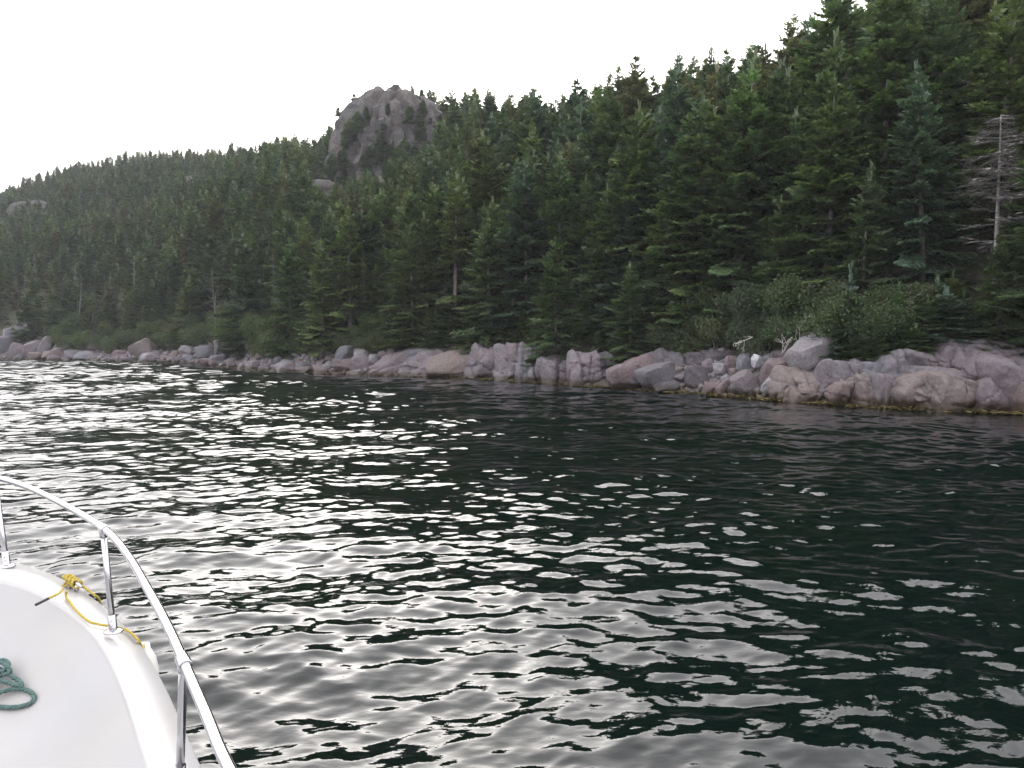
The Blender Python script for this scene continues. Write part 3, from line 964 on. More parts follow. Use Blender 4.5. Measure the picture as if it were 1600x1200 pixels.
hero(865, 220, 14.0, 0, 'bluish green', 'broad bluish spruce behind the small shore spruce', 1.0)
hero(765, 330, 4.0, 1, 'mid green', 'full spruce at the edge of the cracked grey ledge', 1.05)
hero(712, 268, 6.5, 6, 'yellowish green', 'tall ragged spruce with pale trunk above the grassy bank', 1.1)
hero(645, 345, 4.2, 0, 'yellowish green', 'bright green spruce with wide skirt beside the grassy bank', 1.1)
hero(548, 320, 6.0, 2, 'yellowish green', 'tall spruce with dead grey lower branches behind the pale boulders', 1.0)
hero(505, 375, 5.0, 3, 'yellowish green', 'yellowish narrow spruce behind the rubble beach', 1.2)
hero(455, 372, 6.0, 1, 'mid green', 'full spruce standing behind the rubble beach', 1.0)
hero(385, 365, 9.0, 0, 'dark green', 'large dark spruce at the bend of the shore', 1.0)
hero(1105, 78, 40, 3, 'dark green', 'spire topped spruce standing above its neighbours on the ridge', 1.0)
hero(1108, 200, 16, 1, 'bluish green', 'broad dark bluish spruce above the alder thicket', 1.0)
hero(1160, 235, 12, 0, 'dark green', 'massive dark spruce beside the bright wide skirted spruce', 1.0)
hero(1325, 492 - 55, 2.6, -1, 'bluish green', 'little spruce growing over the pale tilted slab rock', 1.2)
hero(1400, 452, 3.2, -1, 'mid green', 'young spruce rooted on the crest of the broad bedrock ledge', 1.4)
hero(1500, 462, 3.6, -1, 'bluish green', 'young bluish spruce behind the domed slab of the broad ledge', 1.5)
hero(1560, 345, 3.3, 8, 'mid green', 'green skirted spruce in front of the dead topped trunk', .9)
hero(1590, 60, 11.0, 0, 'yellowish green', 'tall yellow green spruce behind the dead topped trunk', 1.0)
for k, (px, of, tn, sz) in enumerate([(1318, 2.8, 'mid green', .42), (1338, 1.9, 'mid green', .3), (1352, 2.7, 'dark green', .5), (1376, 2.4, 'mid green', .42), (1396, 3.0, 'bluish green', .55), (1420, 2.9, 'dark green', .5), (1446, 3.2, 'mid green', .5), (1472, 3.2, 'bluish green', .55), (1498, 3.9, 'dark green', .5), (1545, 4.3, 'mid green', .55), (1588, 4.4, 'dark green', .5), (1362, 1.8, 'mid green', .28), (1430, 2.2, 'mid green', .3)]):
    Y = np.interp(px, SHC, SHORE[:, 1]) + of
    x = (px - 800) / F * Y
    tree(YOUNG2, x, Y, slab_top(x, Y) - .05, sz, k * 1.3, TINT[tn], ('small ' if sz < .35 else '') + 'creeping ' + tn + ' spruce hugging the top of the broad bedrock ledge', 'creeping spruces on the bedrock ledge', wid=1.9)

# dead trees
DEADT = [branch_template(1.0, TR, .8, .036) for _ in range(3)]
def snag(seed, Ht, Rm, top=1.0, low=.2, nb=36, mat=M_dead):
    rng = np.random.default_rng(seed)
    g = Geo(); t = Geo()
    t.tube([(0.02 * Ht * math.sin(u * 5), 0, -.3 + u * Ht) for u in np.linspace(0, 1, 8)], np.linspace(.013 * Ht, .012, 8), 7)
    for k in range(nb):
        u = rng.uniform(low, .97); az = rng.uniform(0, 6.28)
        L = Rm * (1.05 - u) ** .6 * rng.uniform(.5, 1.1)
        el = rng.uniform(-.3, .25)
        p0 = np.array([0.02 * Ht * math.sin(u * 5), 0, u * Ht])
        twig_fan(g, p0, (math.cos(az), math.sin(az), el), L, rng, .02, 7)
        V, Q = DEADT[rng.integers(0, 3)]
        V = V * L
        ce, se, ca, sa = math.cos(el), math.sin(el), math.cos(az), math.sin(az)
        V = np.stack([V[:, 0] * ce - V[:, 2] * se, V[:, 1], V[:, 0] * se + V[:, 2] * ce], 1)
        g.add(np.stack([V[:, 0] * ca - V[:, 1] * sa, V[:, 0] * sa + V[:, 1] * ca, V[:, 2]], 1) + p0, Q)
    a, b = t.mesh('trunk'), g.mesh('branches')
    for q in (a, b): q.materials.append(mat)
    return a, b
M_dead2 = simple_mat('pale_weathered_wood', (.22, .208, .204), .9, noise=(8, (.31, .295, .29)), bump=.4)
SNAGS = [snag(1, 10, 2.8, low=.42, nb=70, mat=M_dead2), snag(2, 9, 1.1, low=.3, nb=26), snag(3, 8, .8, low=.5, nb=14), snag(4, 9, 1.3, low=.15, nb=48)]
def dead_tree(px, ytop, Y, kind, label, group='dead trees among the spruces', wid=1.0, mat=None):
    x = (px - 800) / F * Y
    z = Hz(x, Y)
    s = (at_y(px, ytop, Y).z - z) / (10, 9, 8, 9)[kind]
    e = bpy.data.objects.new('dead_tree', None)
    COL.objects.link(e)
    e.location = (x, Y, z); e.scale = (s * wid, s * wid, s); e.rotation_euler = (0, 0, random.uniform(0, 6.28))
    link('trunk', SNAGS[kind][0], None, e); link('branches', SNAGS[kind][1], None, e)
    tag(e, label, 'dead tree', group)
    trees_at.append((x, Y, .5))
SD = lambda c: np.interp(c, SHC, SHORE[:, 1])
dead_tree(1552, 166, SD(1552) + 4.2, 0, 'tall dead spruce with pale spreading bare branches over the broad ledge', wid=1.25)
dead_tree(1340, 175, SD(1340) + 9.5, 1, 'grey dead top poking out beside the tall bluish spruce')
dead_tree(336, 412, SD(336) + 9.5, 3, 'grey dead spruce with all its twigs at the bend of the shore', wid=.9)
dead_tree(120, 398, SD(120) + 14, 1, 'grey dead spruce above the wide low grey boulder')
dead_tree(212, 395, SD(212) + 12, 2, 'bare grey stem above the huge tilted tan boulder')
dead_tree(128, 425, SD(128) + 8, 2, 'thin bare stem just behind the far shore bushes')
for k, (px, yt, of) in enumerate([(570, 385, 7), (605, 330, 18), (672, 290, 20), (682, 320, 14), (735, 260, 24), (800, 230, 30), (935, 215, 26), (1043, 300, 12), (1060, 290, 12.5), (480, 350, 22), (430, 385, 16), (255, 400, 25), (300, 395, 30), (180, 370, 40), (60, 400, 30), (1140, 250, 22), (1230, 190, 24), (1120, 320, 10)]):
    dead_tree(px, yt, SD(px) + of, 2 if k % 3 else 1, 'thin dead grey stem showing between the living spruces', wid=.8)

# alder bushes
def bush(seed, Rr=1.6, Ht=2.8, n=5200):
    rng = np.random.default_rng(seed)
    g = Geo()
    lobes = []
    for k in range(11):
        a = rng.uniform(0, 6.28); q = Rr * rng.uniform(0, .8) ; hz = Ht * rng.uniform(.22, .86) * (1 - .25 * q / Rr)
        c = np.array([math.cos(a) * q, math.sin(a) * q, hz]); lobes.append((c, rng.uniform(.28, .5) * Rr))
        m = c * np.array([.45, .45, .5]) + rng.normal(0, .08, 3)
        g.tube([np.array([c[0] * .12, c[1] * .12, -.15]), m, c], [.03, .022, .01], 5)
        for _ in range(4):
            e = c + unit(rng.normal(size=3) + np.array([0, 0, .4])) * lobes[-1][1] * .9
            g.tube([m + (c - m) * .5, (m + e) / 2 + [0, 0, .1], e], [.012, .009, .004], 4)
    w = np.array([l[1] ** 2 for l in lobes]); w /= w.sum()
    idx = rng.choice(len(lobes), n, p=w)
    C = np.array([l[0] for l in lobes])[idx]; q = np.array([l[1] for l in lobes])[idx]
    d = unit(rng.normal(size=(n, 3)))
    lump = 1 + .35 * fbm(d * 2.3 + idx[:, None] * 3.1, seed, 3)
    rr_ = rng.uniform(.12, 1, n) ** .45 * lump
    P = C + d * (q * rr_)[:, None] * np.array([1, 1, .85])
    P[:, 2] = np.maximum(P[:, 2], .05)
    dd = unit(d * .6 + rng.normal(size=(n, 3)) * .7 + np.array([0, 0, .1]))
    s = unit(np.cross(dd, unit(rng.normal(size=(n, 3)) * .7 + np.array([0, 0, 1]))))
    V, Q = kites(P, dd, s, rng.uniform(.07, .13, n), rng.uniform(.05, .085, n))
    br = np.clip(rng.normal(.45, .2, n) + .15 * (np.array([hash((seed, int(k))) % 100 for k in range(len(lobes))])[idx] / 100 - .5), 0, 1)
    fo = mesh_np('foliage', V, Q, {'vary': np.repeat(br, 4)}, smooth=False)
    fo.materials.append(M_leaf)
    st = g.mesh('stems'); st.materials.append(M_bark)
    return st, fo
BUSH = [bush(31), bush(32, 1.9, 2.4), bush(33, 1.4, 3.2), bush(34, 1.8, 2.0)]
BT = {'olive green': (.070, .100, .040), 'dark olive': (.056, .084, .036), 'light green': (.074, .108, .040)}
def put_bush(px, off, s, kind, tint, label):
    x, y, a = shore_pt(px, off)
    e = bpy.data.objects.new('alder_bush', None)
    COL.objects.link(e)
    e.location = (x, y, Hz(x, y) - .1); e.scale = (s, s, s); e.rotation_euler = (0, 0, random.uniform(0, 6.28))
    link('stems', BUSH[kind][0], None, e)
    f = link('foliage', BUSH[kind][1], None, e)
    f['tint'] = tuple(q * random.uniform(.9, 1.12) for q in BT[tint])
    tag(e, label, 'bush', 'alder bushes along the shore')
    trees_at.append((x, y, 1.0 * s))
for k in range(22):
    c = 990 + k * 15.5 + random.uniform(-6, 6)
    put_bush(c, [2.9, 4.6, 3.5, 5.6][k % 4], random.uniform(.85, 1.2), k % 4, ['dark olive', 'olive green', 'dark olive'][k % 3], ['dark olive', 'olive green', 'dark olive'][k % 3] + ' alder bush in the thicket behind the shore rubble')
for k, c in enumerate([800, 815, 915, 930, 1005]):
    put_bush(c, 4.2 + (k % 2), .8, k % 4, 'dark olive', 'dark alder bush tucked between spruces above the steep ledges')
for k in range(38):
    c = 58 + k * 13.5 + random.uniform(-8, 8)
    tn = ['olive green', 'light green', 'dark olive'][k % 3]
    put_bush(c, random.uniform(2.7, 4.4), np.interp(c, [0, 300, 500], [1.6, 1.35, .95]) * random.uniform(.8, 1.15), k % 4, tn, tn + (' alder bush on the far bank above the boulders' if c < 345 else ' alder bush on the bank above the rubble beach'))

for k in range(22):
    c = 298 + k * 4.6
    tn = ['dark olive', 'olive green', 'light green'][k % 3]
    put_bush(c, random.uniform(2.3, 4.4), random.uniform(1.0, 1.5), k % 4, tn, tn + ' alder bush at the bend of the shore')
for k in range(8):
    put_bush(918 + k * 11, random.uniform(2.8, 4.0), random.uniform(.5, .8), k % 4, 'dark olive', 'low dark alder bush between the steep buttress and domed ledge')

for k in range(64):
    c = 560 + k * 7.6 + random.uniform(-4, 4)
    if k >= 58: c = 1300 + (k - 58) * 52
    x, y, a_ = shore_pt(c, random.uniform(3.0, 7.0) if c < 1250 else random.uniform(4, 7))
    tn = random.choice(['mid green', 'yellowish green', 'dark green'])
    sz = random.uniform(.5, 1.05)
    tree(YOUNG2 if k % 2 else YOUNG, x, y, Hz(x, y) - .1, sz, random.uniform(0, 6.28), TINT[tn], ('small ' if sz < .78 else 'tall ') + tn + ' young spruce in the undergrowth on the bank', 'young spruces on the bank', wid=1.35)

# the rest of the wood
cand = []
def blocked(x, y, r):
    for a, b, q in excl:
        if (x - a) ** 2 + (y - b) ** 2 < (q + .5) ** 2: return True
    return False
X0, Y0 = np.meshgrid(np.arange(-190, 62, 2.85), np.arange(26, 400, 2.85))
X0 = (X0 + R.uniform(-1.25, 1.25, X0.shape)).ravel(); Y0 = (Y0 + R.uniform(-1.1, 1.1, Y0.shape)).ravel()
fx, fy = [], []
for k in range(170):
    q = shore_pt(np.interp(k, [0, 169], [-20, 1640]) + random.uniform(-6, 6), random.uniform(3.8, 8.0))
    fx.append(q[0]); fy.append(q[1])
NF = len(X0)
X0 = np.concatenate([X0, fx]); Y0 = np.concatenate([Y0, fy])
c0 = 800 + F * X0 / Y0
rd0 = np.interp(c0, RID_C, RID_D)
d0 = shore_dist(X0, Y0)
keep = (c0 > -160) & (c0 < 1770) & (d0 > 4.2) & (Y0 < rd0 * 1.07)
keep &= R.random(len(X0)) < np.interp(Y0, [0, 90, 200, 400], [.95, .9, .8, .75])
X0, Y0, c0, d0, rd0 = X0[keep], Y0[keep], c0[keep], d0[keep], rd0[keep]
Z0 = H(X0, Y0)
hero_xy = np.array(trees_at)
order = np.argsort(Y0)
bins = np.full(260, 9999.0)
pool = []
for k in order:
    x, y, z, c = X0[k], Y0[k], Z0[k], c0[k]
    if blocked(x, y, 0): continue
    if 1385 < c < 1640 and d0[k] < 9.0: continue
    ht = np.interp(c, TREE_C, TREE_H) * random.uniform(.62, 1.22)
    ht *= 1 - (1 - np.interp(c, [300, 620], [.52, .95])) * np.interp(y / rd0[k], [.55, .95], [0, 1])
    if d0[k] < 9: ht *= .88
    rr_ = .18 * ht
    if 486 < c < 702 and y < cragY + 6:      # the crag stays in view above the trees in front of it
        lim = np.interp(c, [486, 520, 560, 620, 680, 702], [285, 290, 275, 255, 222, 150])
        ht = min(ht, at_y(c, lim + random.uniform(-8, 25), y).z - z)
        if ht < 2.2:
            ht = random.uniform(1.8, 3.2)
    if len(hero_xy) and (np.hypot(hero_xy[:, 0] - x, hero_xy[:, 1] - y) < hero_xy[:, 2] * .5 + rr_ * .4).any(): continue
    kind = random.choices(range(10), [3, 3, 3, 2.5, 2.0, 2, .7, .7, 2.2, .3])[0]
    if d0[k] < 9: kind = random.choice([0, 1, 2, 8, 8, 3])
    b0, b1 = int((c - rr_ * F / y) / 8 + 25), int((c + rr_ * F / y) / 8 + 26)
    b0, b1 = max(b0, 0), min(max(b1, b0 + 1), 260)
    yt = project((x, y, z + ht))[1]; yb = project((x, y, z))[1]
    cov = np.minimum(bins[b0:b1], yb).mean() if b1 > b0 else 0
    vis = max(0, cov - yt) * rr_ * F / y
    if -15 < c < 1615 and yb > 0: pass
    else: vis *= .02
    if b1 > b0: bins[b0:b1] = np.minimum(bins[b0:b1], yt + .35 * (yb - yt))
    tn = random.choices(list(TINT), [4, 3.4, 2.2 if c > 700 else .8, 1.2 if c > 700 else 2.4, 1.0])[0]
    pool.append((vis, x, y, z, ht, kind, tn, c, d0[k], y / rd0[k]))
pool.sort(key=lambda q: -q[0])
for (vis, x, y, z, ht, kind, tn, c, dd, rel) in pool[:262]:
    size = 'tall' if ht > np.interp(c, TREE_C, TREE_H) * 1.02 else ('short' if ht < np.interp(c, TREE_C, TREE_H) * .75 else 'medium sized')
    if rel > .86: where = 'on the skyline ridge'
    elif dd < 12: where = 'above ' + ('the far bouldery shore' if c < 345 else 'the rubble beach' if c < 590 else 'the grassy bank' if c < 850 else 'the steep pink ledges' if c < 1040 else 'the alder thicket' if c < 1290 else 'the broad bedrock ledge')
    elif c < 480: where = 'on the long hillside beyond the bend'
    elif c < 720: where = 'on the slope beneath the bare crag'
    elif c < 1040: where = 'on the slope between crag and alder thicket'
    else: where = 'on the steep slope behind the alder thicket'
    tree(KINDS[kind], x, y, z - .15, ht / 10, random.uniform(0, 6.28), TINT[tn], f'{size} {FORM[kind]} {tn} spruce {where}', GRP, wid=random.uniform(.95, 1.25))
rest = pool[262:]
print('individual spruces', 262, 'rest', len(rest), 'boulders', NB)

# small spruces on the crag ledges
for k, (px, py, s) in enumerate([(552, 150, .5), (572, 185, .8), (527, 178, .55), (648, 137, .55), (662, 138, .6), (676, 148, .95), (560, 205, 1.2), (590, 240, 1.1), (610, 250, 1.0), (540, 230, 1.1), (640, 190, 1.0), (660, 180, 1.0), (625, 262, 1.3), (575, 262, 1.2), (535, 262, 1.2), (655, 245, 1.4), (607, 175, .6), (600, 200, .7)] + [(random.uniform(512, 690), random.uniform(196, 300), random.uniform(.7, 1.5)) for _ in range(10)]):
    hit = crag_bvh.ray_cast(Vector((0, 0, CAMZ)), ray(px, py).normalized())
    if hit[0] is None:
        hit = crag_bvh.find_nearest(at_y(px, py, cragY + 4))
    p = hit[0]
    tree(YOUNG if k % 2 else YOUNG2, p.x, p.y, p.z - .25, s, k * 1.1, TINT['dark green' if k % 3 else 'mid green'], 'stunted spruce clinging to a ledge of the bare crag', 'stunted spruces on the crag', wid=1.15)

# all the trees too many to list: one object of instanced points
pts = np.array([[q[1], q[2], q[3] - .15] for q in rest])
fm = mesh_np('far_forest', pts, [np.zeros((0, 3), int)]) if False else bpy.data.meshes.new('far_forest')
fm.vertices.add(len(pts)); fm.vertices.foreach_set('co', pts.astype(np.float32).ravel())
def vattr(name, kind, arr):
    a = fm.attributes.new(name, kind, 'POINT')
    a.data.foreach_set('vector' if kind == 'FLOAT_VECTOR' else 'color' if kind == 'FLOAT_COLOR' else 'value', np.asarray(arr).ravel())
nrest = len(rest)
hts = np.array([q[4] for q in rest]) / 10
wd = R.uniform(.9, 1.25, nrest)
vattr('siz', 'FLOAT_VECTOR', np.stack([hts * wd, hts * wd, hts], 1).astype(np.float32))
vattr('rot', 'FLOAT_VECTOR', np.stack([R.uniform(-.04, .04, nrest), R.uniform(-.04, .04, nrest), R.uniform(0, 6.28, nrest)], 1).astype(np.float32))
vattr('kind', 'INT', np.array([q[5] for q in rest], dtype=np.int32))
tt = np.array([TINT[q[6]] for q in rest]) * R.uniform(.85, 1.2, (nrest, 1))
vattr('tint', 'FLOAT_COLOR', np.concatenate([tt, np.ones((nrest, 1))], 1).astype(np.float32))
forest = link('far_forest', fm)
forest['kind'] = 'stuff'
tag(forest, 'dense dark spruce wood covering the hillside up to the ridge', 'forest')
ng = bpy.data.node_groups.new('forest_points', 'GeometryNodeTree')
ng.interface.new_socket('Geometry', in_out='INPUT', socket_type='NodeSocketGeometry')
ng.interface.new_socket('Geometry', in_out='OUTPUT', socket_type='NodeSocketGeometry')
gi = ng.nodes.new('NodeGroupInput'); go = ng.nodes.new('NodeGroupOutput')
def named(nm, dt):
    n = ng.nodes.new('GeometryNodeInputNamedAttribute'); n.data_type = dt; n.inputs[0].default_value = nm
    return [s for s in n.outputs if s.enabled][0]
jo = ng.nodes.new('GeometryNodeJoinGeometry')
src = {}
for o in bpy.data.objects:
    if o.name.startswith(('trunk', 'crown')) and o.data is not None:
        src.setdefault(o.data.name, o)
for part in (0, 1):
    jn = ng.nodes.new('GeometryNodeJoinGeometry')
    for kd in KINDS:
        o = src.get(kd[part].name)
        if o is None: continue
        oi = ng.nodes.new('GeometryNodeObjectInfo'); oi.inputs['Object'].default_value = o; oi.inputs['As Instance'].default_value = True
        oi.transform_space = 'ORIGINAL'
        ng.links.new(oi.outputs['Geometry'], jn.inputs[0])
    ip = ng.nodes.new('GeometryNodeInstanceOnPoints')
    ip.inputs['Pick Instance'].default_value = True
    ng.links.new(gi.outputs[0], ip.inputs['Points']); ng.links.new(jn.outputs[0], ip.inputs['Instance'])
    ng.links.new(named('kind', 'INT'), ip.inputs['Instance Index'])
    er = ng.nodes.new('FunctionNodeEulerToRotation'); ng.links.new(named('rot', 'FLOAT_VECTOR'), er.inputs[0])
    ng.links.new(er.outputs[0], ip.inputs['Rotation'])
    ng.links.new(named('siz', 'FLOAT_VECTOR'), ip.inputs['Scale'])
    ng.links.new(ip.outputs[0], jo.inputs[0])
ng.links.new(jo.outputs[0], go.inputs[0])
forest.modifiers.new('points', 'NODES').node_group = ng
# ------------------------------------------------------------------ bank grass, rockweed, bare branches
def scatter_blades(spots, rng, h0, h1, w, flat=False):
    n = len(spots)
    P = np.array(spots)
    if flat:
        th_a = rng.uniform(0, 6.28, n)
        d = unit(np.stack([np.cos(th_a), np.sin(th_a), rng.normal(0, .15, n)], 1))
        s = unit(np.cross(d, np.array([0, 0, 1.0]) + rng.normal(0, .2, (n, 3))))
    else:
        d = unit(np.stack([rng.normal(0, .45, n), rng.normal(0, .45, n), np.ones(n)], 1))
        s = unit(np.cross(d, rng.normal(size=(n, 3))))
    return kites(P, d, s, rng.uniform(h0, h1, n), w * rng.uniform(.7, 1.3, n))

GR = np.random.default_rng(5)
sp = []
def grass_patch(c0, c1, o0, o1, n):
    for _ in range(n):
        x, y, a = shore_pt(GR.uniform(c0, c1), 0)
        off = GR.uniform(o0, o1)
        x -= math.sin(a) * off; y += math.cos(a) * off
        if fbm(np.array([[x * .9, y * .9, 0]]), 77, 2)[0] < -.12: continue
        sp.append((x, y))
grass_patch(585, 790, 2.4, 5.5, 5200)
grass_patch(1090, 1250, 2.6, 4.6, 1500)
grass_patch(340, 600, 3.8, 6.0, 1200)
sp = np.array(sp)
zz = H(sp[:, 0], sp[:, 1])
V, Q = scatter_blades(np.column_stack([sp, zz]), GR, .16, .42, .03)
gm = mesh_np('grass', V, Q, {'vary': np.repeat(np.clip(GR.normal(.5, .2, len(sp)), 0, 1), 4)}, smooth=False)
grass = link('grass', gm, M_grass)
grass['kind'] = 'stuff'; grass['tint'] = (.125, .135, .035)
tag(grass, 'yellow green grass on the bank above the ledges', 'grass')

sp = []
for _ in range(9000):
    c = GR.uniform(335, 1750) if GR.random() < .9 else GR.uniform(-60, 335)
    x, y, a = shore_pt(c, 0)
    off = GR.normal(-.22, .2)
    sp.append((x - math.sin(a) * off, y + math.cos(a) * off, GR.uniform(-.01, .07)))
V, Q = scatter_blades(np.array(sp), GR, .12, .36, .10, True)
wm = mesh_np('rockweed', V, Q, {'vary': np.repeat(np.clip(GR.normal(.5, .22, len(sp)), 0, 1), 4)}, smooth=False)
weed = link('rockweed', wm, M_weed)
weed['kind'] = 'stuff'; weed['tint'] = (.105, .085, .030)
tag(weed, 'yellow brown rockweed fringe along the waterline', 'seaweed')

def bare_branch(px, py, off, scale, seed, label, lean=(0, 0, 1)):
    rng = np.random.default_rng(seed)
    Y = SD(px) + off
    b = at_y(px, py, Y)
    g = Geo()
    def grow(p, d, L, r, lev):
        d = unit(np.array(d))
        q = [p]
        for k in range(4):
            d = unit(d + rng.normal(0, .22, 3))
            q.append(q[-1] + d * L / 4)
        g.tube(q, np.linspace(r, r * .45, 5), 5)
        if lev:
            for k in range(3):
                grow(q[rng.integers(1, 5)], d + rng.normal(0, .7, 3) * np.array([1, .5, .6]), L * rng.uniform(.45, .7), r * .55, lev - 1)
    grow(np.zeros(3), lean, .62 * scale, .017 * scale, 2)
    grow(np.zeros(3), np.array(lean) + rng.normal(0, .5, 3), .45 * scale, .012 * scale, 1)
    o = link('bare_branch', g.mesh('bare_branch'), M_pale)
    o.location = b
    tag(o, label, 'branch')
bare_branch(1222, 552, 2.0, 1.5, 3, 'forked bleached branch standing above the perched reddish boulder', (.1, 0, 1))
bare_branch(1250, 538, 2.3, 1.2, 4, 'thin bleached branch standing beside the pale tilted slab', (-.1, 0, 1))
bare_branch(1176, 527, 2.8, 1.5, 5, 'dead branch reaching sideways out of the alder thicket', (-1, -.2, -.35))
bare_branch(1415, 490, 3.6, 1.3, 6, 'pale bare sapling stem on the crest of the broad ledge', (.12, 0, 1))
bare_branch(1360, 480, 3.6, 1.3, 7, 'fallen pale branch lying behind the creeping spruces', (1, 0, .1))

# ------------------------------------------------------------------ boat
def gz(px): return .95 + (312 - px) / 290 * .22
_rq = np.polyfit([0, 165, 354], [1.57, 1.49, 1.335], 2)
def rz_(px): return float(np.polyval(_rq, px))
OUT_PX = [(22, 873.5), (54, 881), (90, 896), (108, 908), (155, 938), (187, 968), (216, 995), (227, 1015), (247, 1051), (271, 1100), (292, 1146), (312, 1200)]
IN_PX = [(0, 896), (45, 908), (76, 926), (108, 950), (146, 981), (166, 1015), (184, 1051), (202, 1096), (210, 1128), (233, 1200)]
OUTP = [np.array(at_z(x, y, gz(x))) for x, y in OUT_PX]
INP = [np.array(at_z(x, y, gz(x))) for x, y in IN_PX]
u2 = np.array([-.574, .819]); w2 = np.array([-.819, -.574])
TIP = np.array([-3.12, 3.68, 1.21])
def aft(p, dist, dz): return np.array([p[0] - u2[0] * dist, p[1] - u2[1] * dist, p[2] + dz])
def around(p, back, lat, z): return np.array([TIP[0] - u2[0] * back - w2[0] * lat, TIP[1] - u2[1] * back - w2[1] * lat, z])
def mirror(P):
    q = P.copy()
    rel = P[:, :2] - TIP[:2]
    la = rel @ w2
    q[:, :2] = P[:, :2] - 2 * la[:, None] * w2
    return q
NS = 90
tip_in = around(None, .30, 0, 1.20)
so = spline([TIP, around(None, .07, .38, 1.19)] + OUTP + [aft(OUTP[-1], 1.0, -.08), aft(OUTP[-1], 2.4, -.13), aft(OUTP[-1], 4.0, -.15)], NS)
si = spline([tip_in, around(None, .34, .26, 1.19)] + INP + [aft(INP[-1], 1.0, -.08), aft(INP[-1], 2.4, -.13), aft(INP[-1], 4.0, -.15)], NS)
# resample both on arc length so the stations face each other
def resample(P, n):
    s = np.concatenate([[0], np.cumsum(np.linalg.norm(np.diff(P, axis=0), axis=1))])
    q = np.linspace(0, 1, n) * s[-1]
    return np.stack([np.interp(q, s, P[:, k]) for k in range(3)], 1)
so, si = resample(so, NS), resample(si, NS)
def relax(P, n):
    P = P.copy()
    for _ in range(n): P[1:-1] = P[1:-1] * .5 + (P[:-2] + P[2:]) * .25
    return P
so, si = relax(so, 14), relax(si, 14)
def full(P):      # starboard stern -> bow -> port stern
    return np.concatenate([P[::-1], mirror(P[1:])])
FO, FI = full(so), full(si)
rel = FI[:, :2] - TIP[:2]
al = -(rel @ u2)
sp_al = np.sqrt(al ** 2 + 1.25 ** 2)
SPINE = np.stack([TIP[0] - u2[0] * sp_al, TIP[1] - u2[1] * sp_al, FI[:, 2]], 1)
def loft(rows):
    n = len(rows[0]); m = len(rows)
    V = np.concatenate(rows)
    a = np.arange(m - 1)[:, None] * n; b = np.arange(n - 1)[None]
    Q = np.stack([a + b, a + b + 1, a + n + b + 1, a + n + b], -1).reshape(-1, 4)
    return V, Q
inward = unit(np.concatenate([(FI - FO)[:, :2], np.zeros((len(FI), 1))], 1))
dn = np.array([0, 0, 1.0])
boat = bpy.data.objects.new('boat', None)
COL.objects.link(boat)
bc = around(None, 2.4, 0, 0)
boat.location = (bc[0], bc[1], 0)
boat.rotation_euler = (0, 0, 0)
tag(boat, 'white fibreglass motor boat bow with curved stainless rail', 'boat')
OFF = np.array([bc[0], bc[1], 0])
M_gel = simple_mat('white_gelcoat', (.48, .48, .485), .32, noise=(3.5, (.455, .45, .44)), coat=.3)
M_deck = simple_mat('deck_gelcoat', (.38, .384, .392), .5, noise=(2.5, (.362, .36, .36)), bump=.02)
for mm, sc_ in ((M_gel, 1.0), (M_deck, 1.0)):
    nt = mm.node_tree
    p = [q for q in nt.nodes if q.type == 'BSDF_PRINCIPLED'][0]
    src_ = p.inputs['Base Color'].links[0].from_socket
    tc = N(nt, 'ShaderNodeTexCoord')
    mp = N(nt, 'ShaderNodeMapping'); mp.inputs['Scale'].default_value = (3.0, 9.0, 9.0); mp.inputs['Rotation'].default_value = (0, 0, .7)
    nt.links.new(tc.outputs['Object'], mp.inputs['Vector'])
    nz = N(nt, 'ShaderNodeTexNoise', Scale=5.0, Detail=6.0, Roughness=.6); nt.links.new(mp.outputs[0], nz.inputs['Vector'])
    nz2 = N(nt, 'ShaderNodeTexNoise', Scale=1.6, Detail=4.0); nt.links.new(tc.outputs['Object'], nz2.inputs['Vector'])
    c1_ = mix(nt, ramp(nt, nz.outputs['Fac'], [(.69, 0.0), (.74, .45)]), src_, (.30, .28, .26))
    c2_ = mix(nt, ramp(nt, nz2.outputs['Fac'], [(.45, 0.0), (.75, .3)]), c1_, (.48, .455, .41))
    nt.links.new(c2_, p.inputs['Base Color'])
def boat_part(name, V, Q, mat, parent=boat, T=None, smooth=True):
    fs = [Q] + ([T] if T is not None and len(T) else [])
    me = mesh_np(name, np.asarray(V) - OFF, fs, smooth=smooth)
    return link(name, me, mat, parent)
gun = [FO - dn * .075 - inward * .004, FO - dn * .06 - inward * .016, FO - dn * .03 - inward * .018, FO - dn * .010 - inward * .010, FO + inward * .006, FO * .5 + FI * .5 + dn * .006, FI - inward * .012, FI + inward * .004 - dn * .006, FI + inward * .014 - dn * .022]
V, Q = loft(gun)
boat_part('gunwale', V, Q[:, ::-1], M_gel)
tow = unit(np.concatenate([(SPINE - FI)[:, :2], np.zeros((len(FI), 1))], 1))
dist = np.linalg.norm((SPINE - FI)[:, :2], axis=1)
rows = [FI + inward * .014 - dn * .022]
for f_, dz in ((.05, .06), (.12, .135), (.2, .205), (.3, .27), (.4, .312), (.5, .335), (.62, .345), (.78, .348), (.97, .35)):
    rows.append(FI + tow * (np.minimum(dist, 1.0) * f_ * 1.0 if f_ < .7 else dist * f_)[:, None] - dn * dz)
V, Q = loft(rows)
liner_v, liner_q = V, Q
boat_part('deck_liner', V, Q[:, ::-1], M_deck)
hull = [FO - dn * .075 - inward * .004, FO - dn * .11 + inward * .01, FO - dn * .35 + inward * .05, FO - dn * .75 + inward * .14, FO * np.array([1, 1, 0]) + inward * .26 + dn * .02, FO * np.array([1, 1, 0]) + inward * .42 - dn * .35]
V, Q = loft(hull)
boat_part('hull', V, Q, M_gel)
liner_bvh = BVHTree.FromPolygons([Vector(v) for v in liner_v], [list(map(int, q)) for q in liner_q])

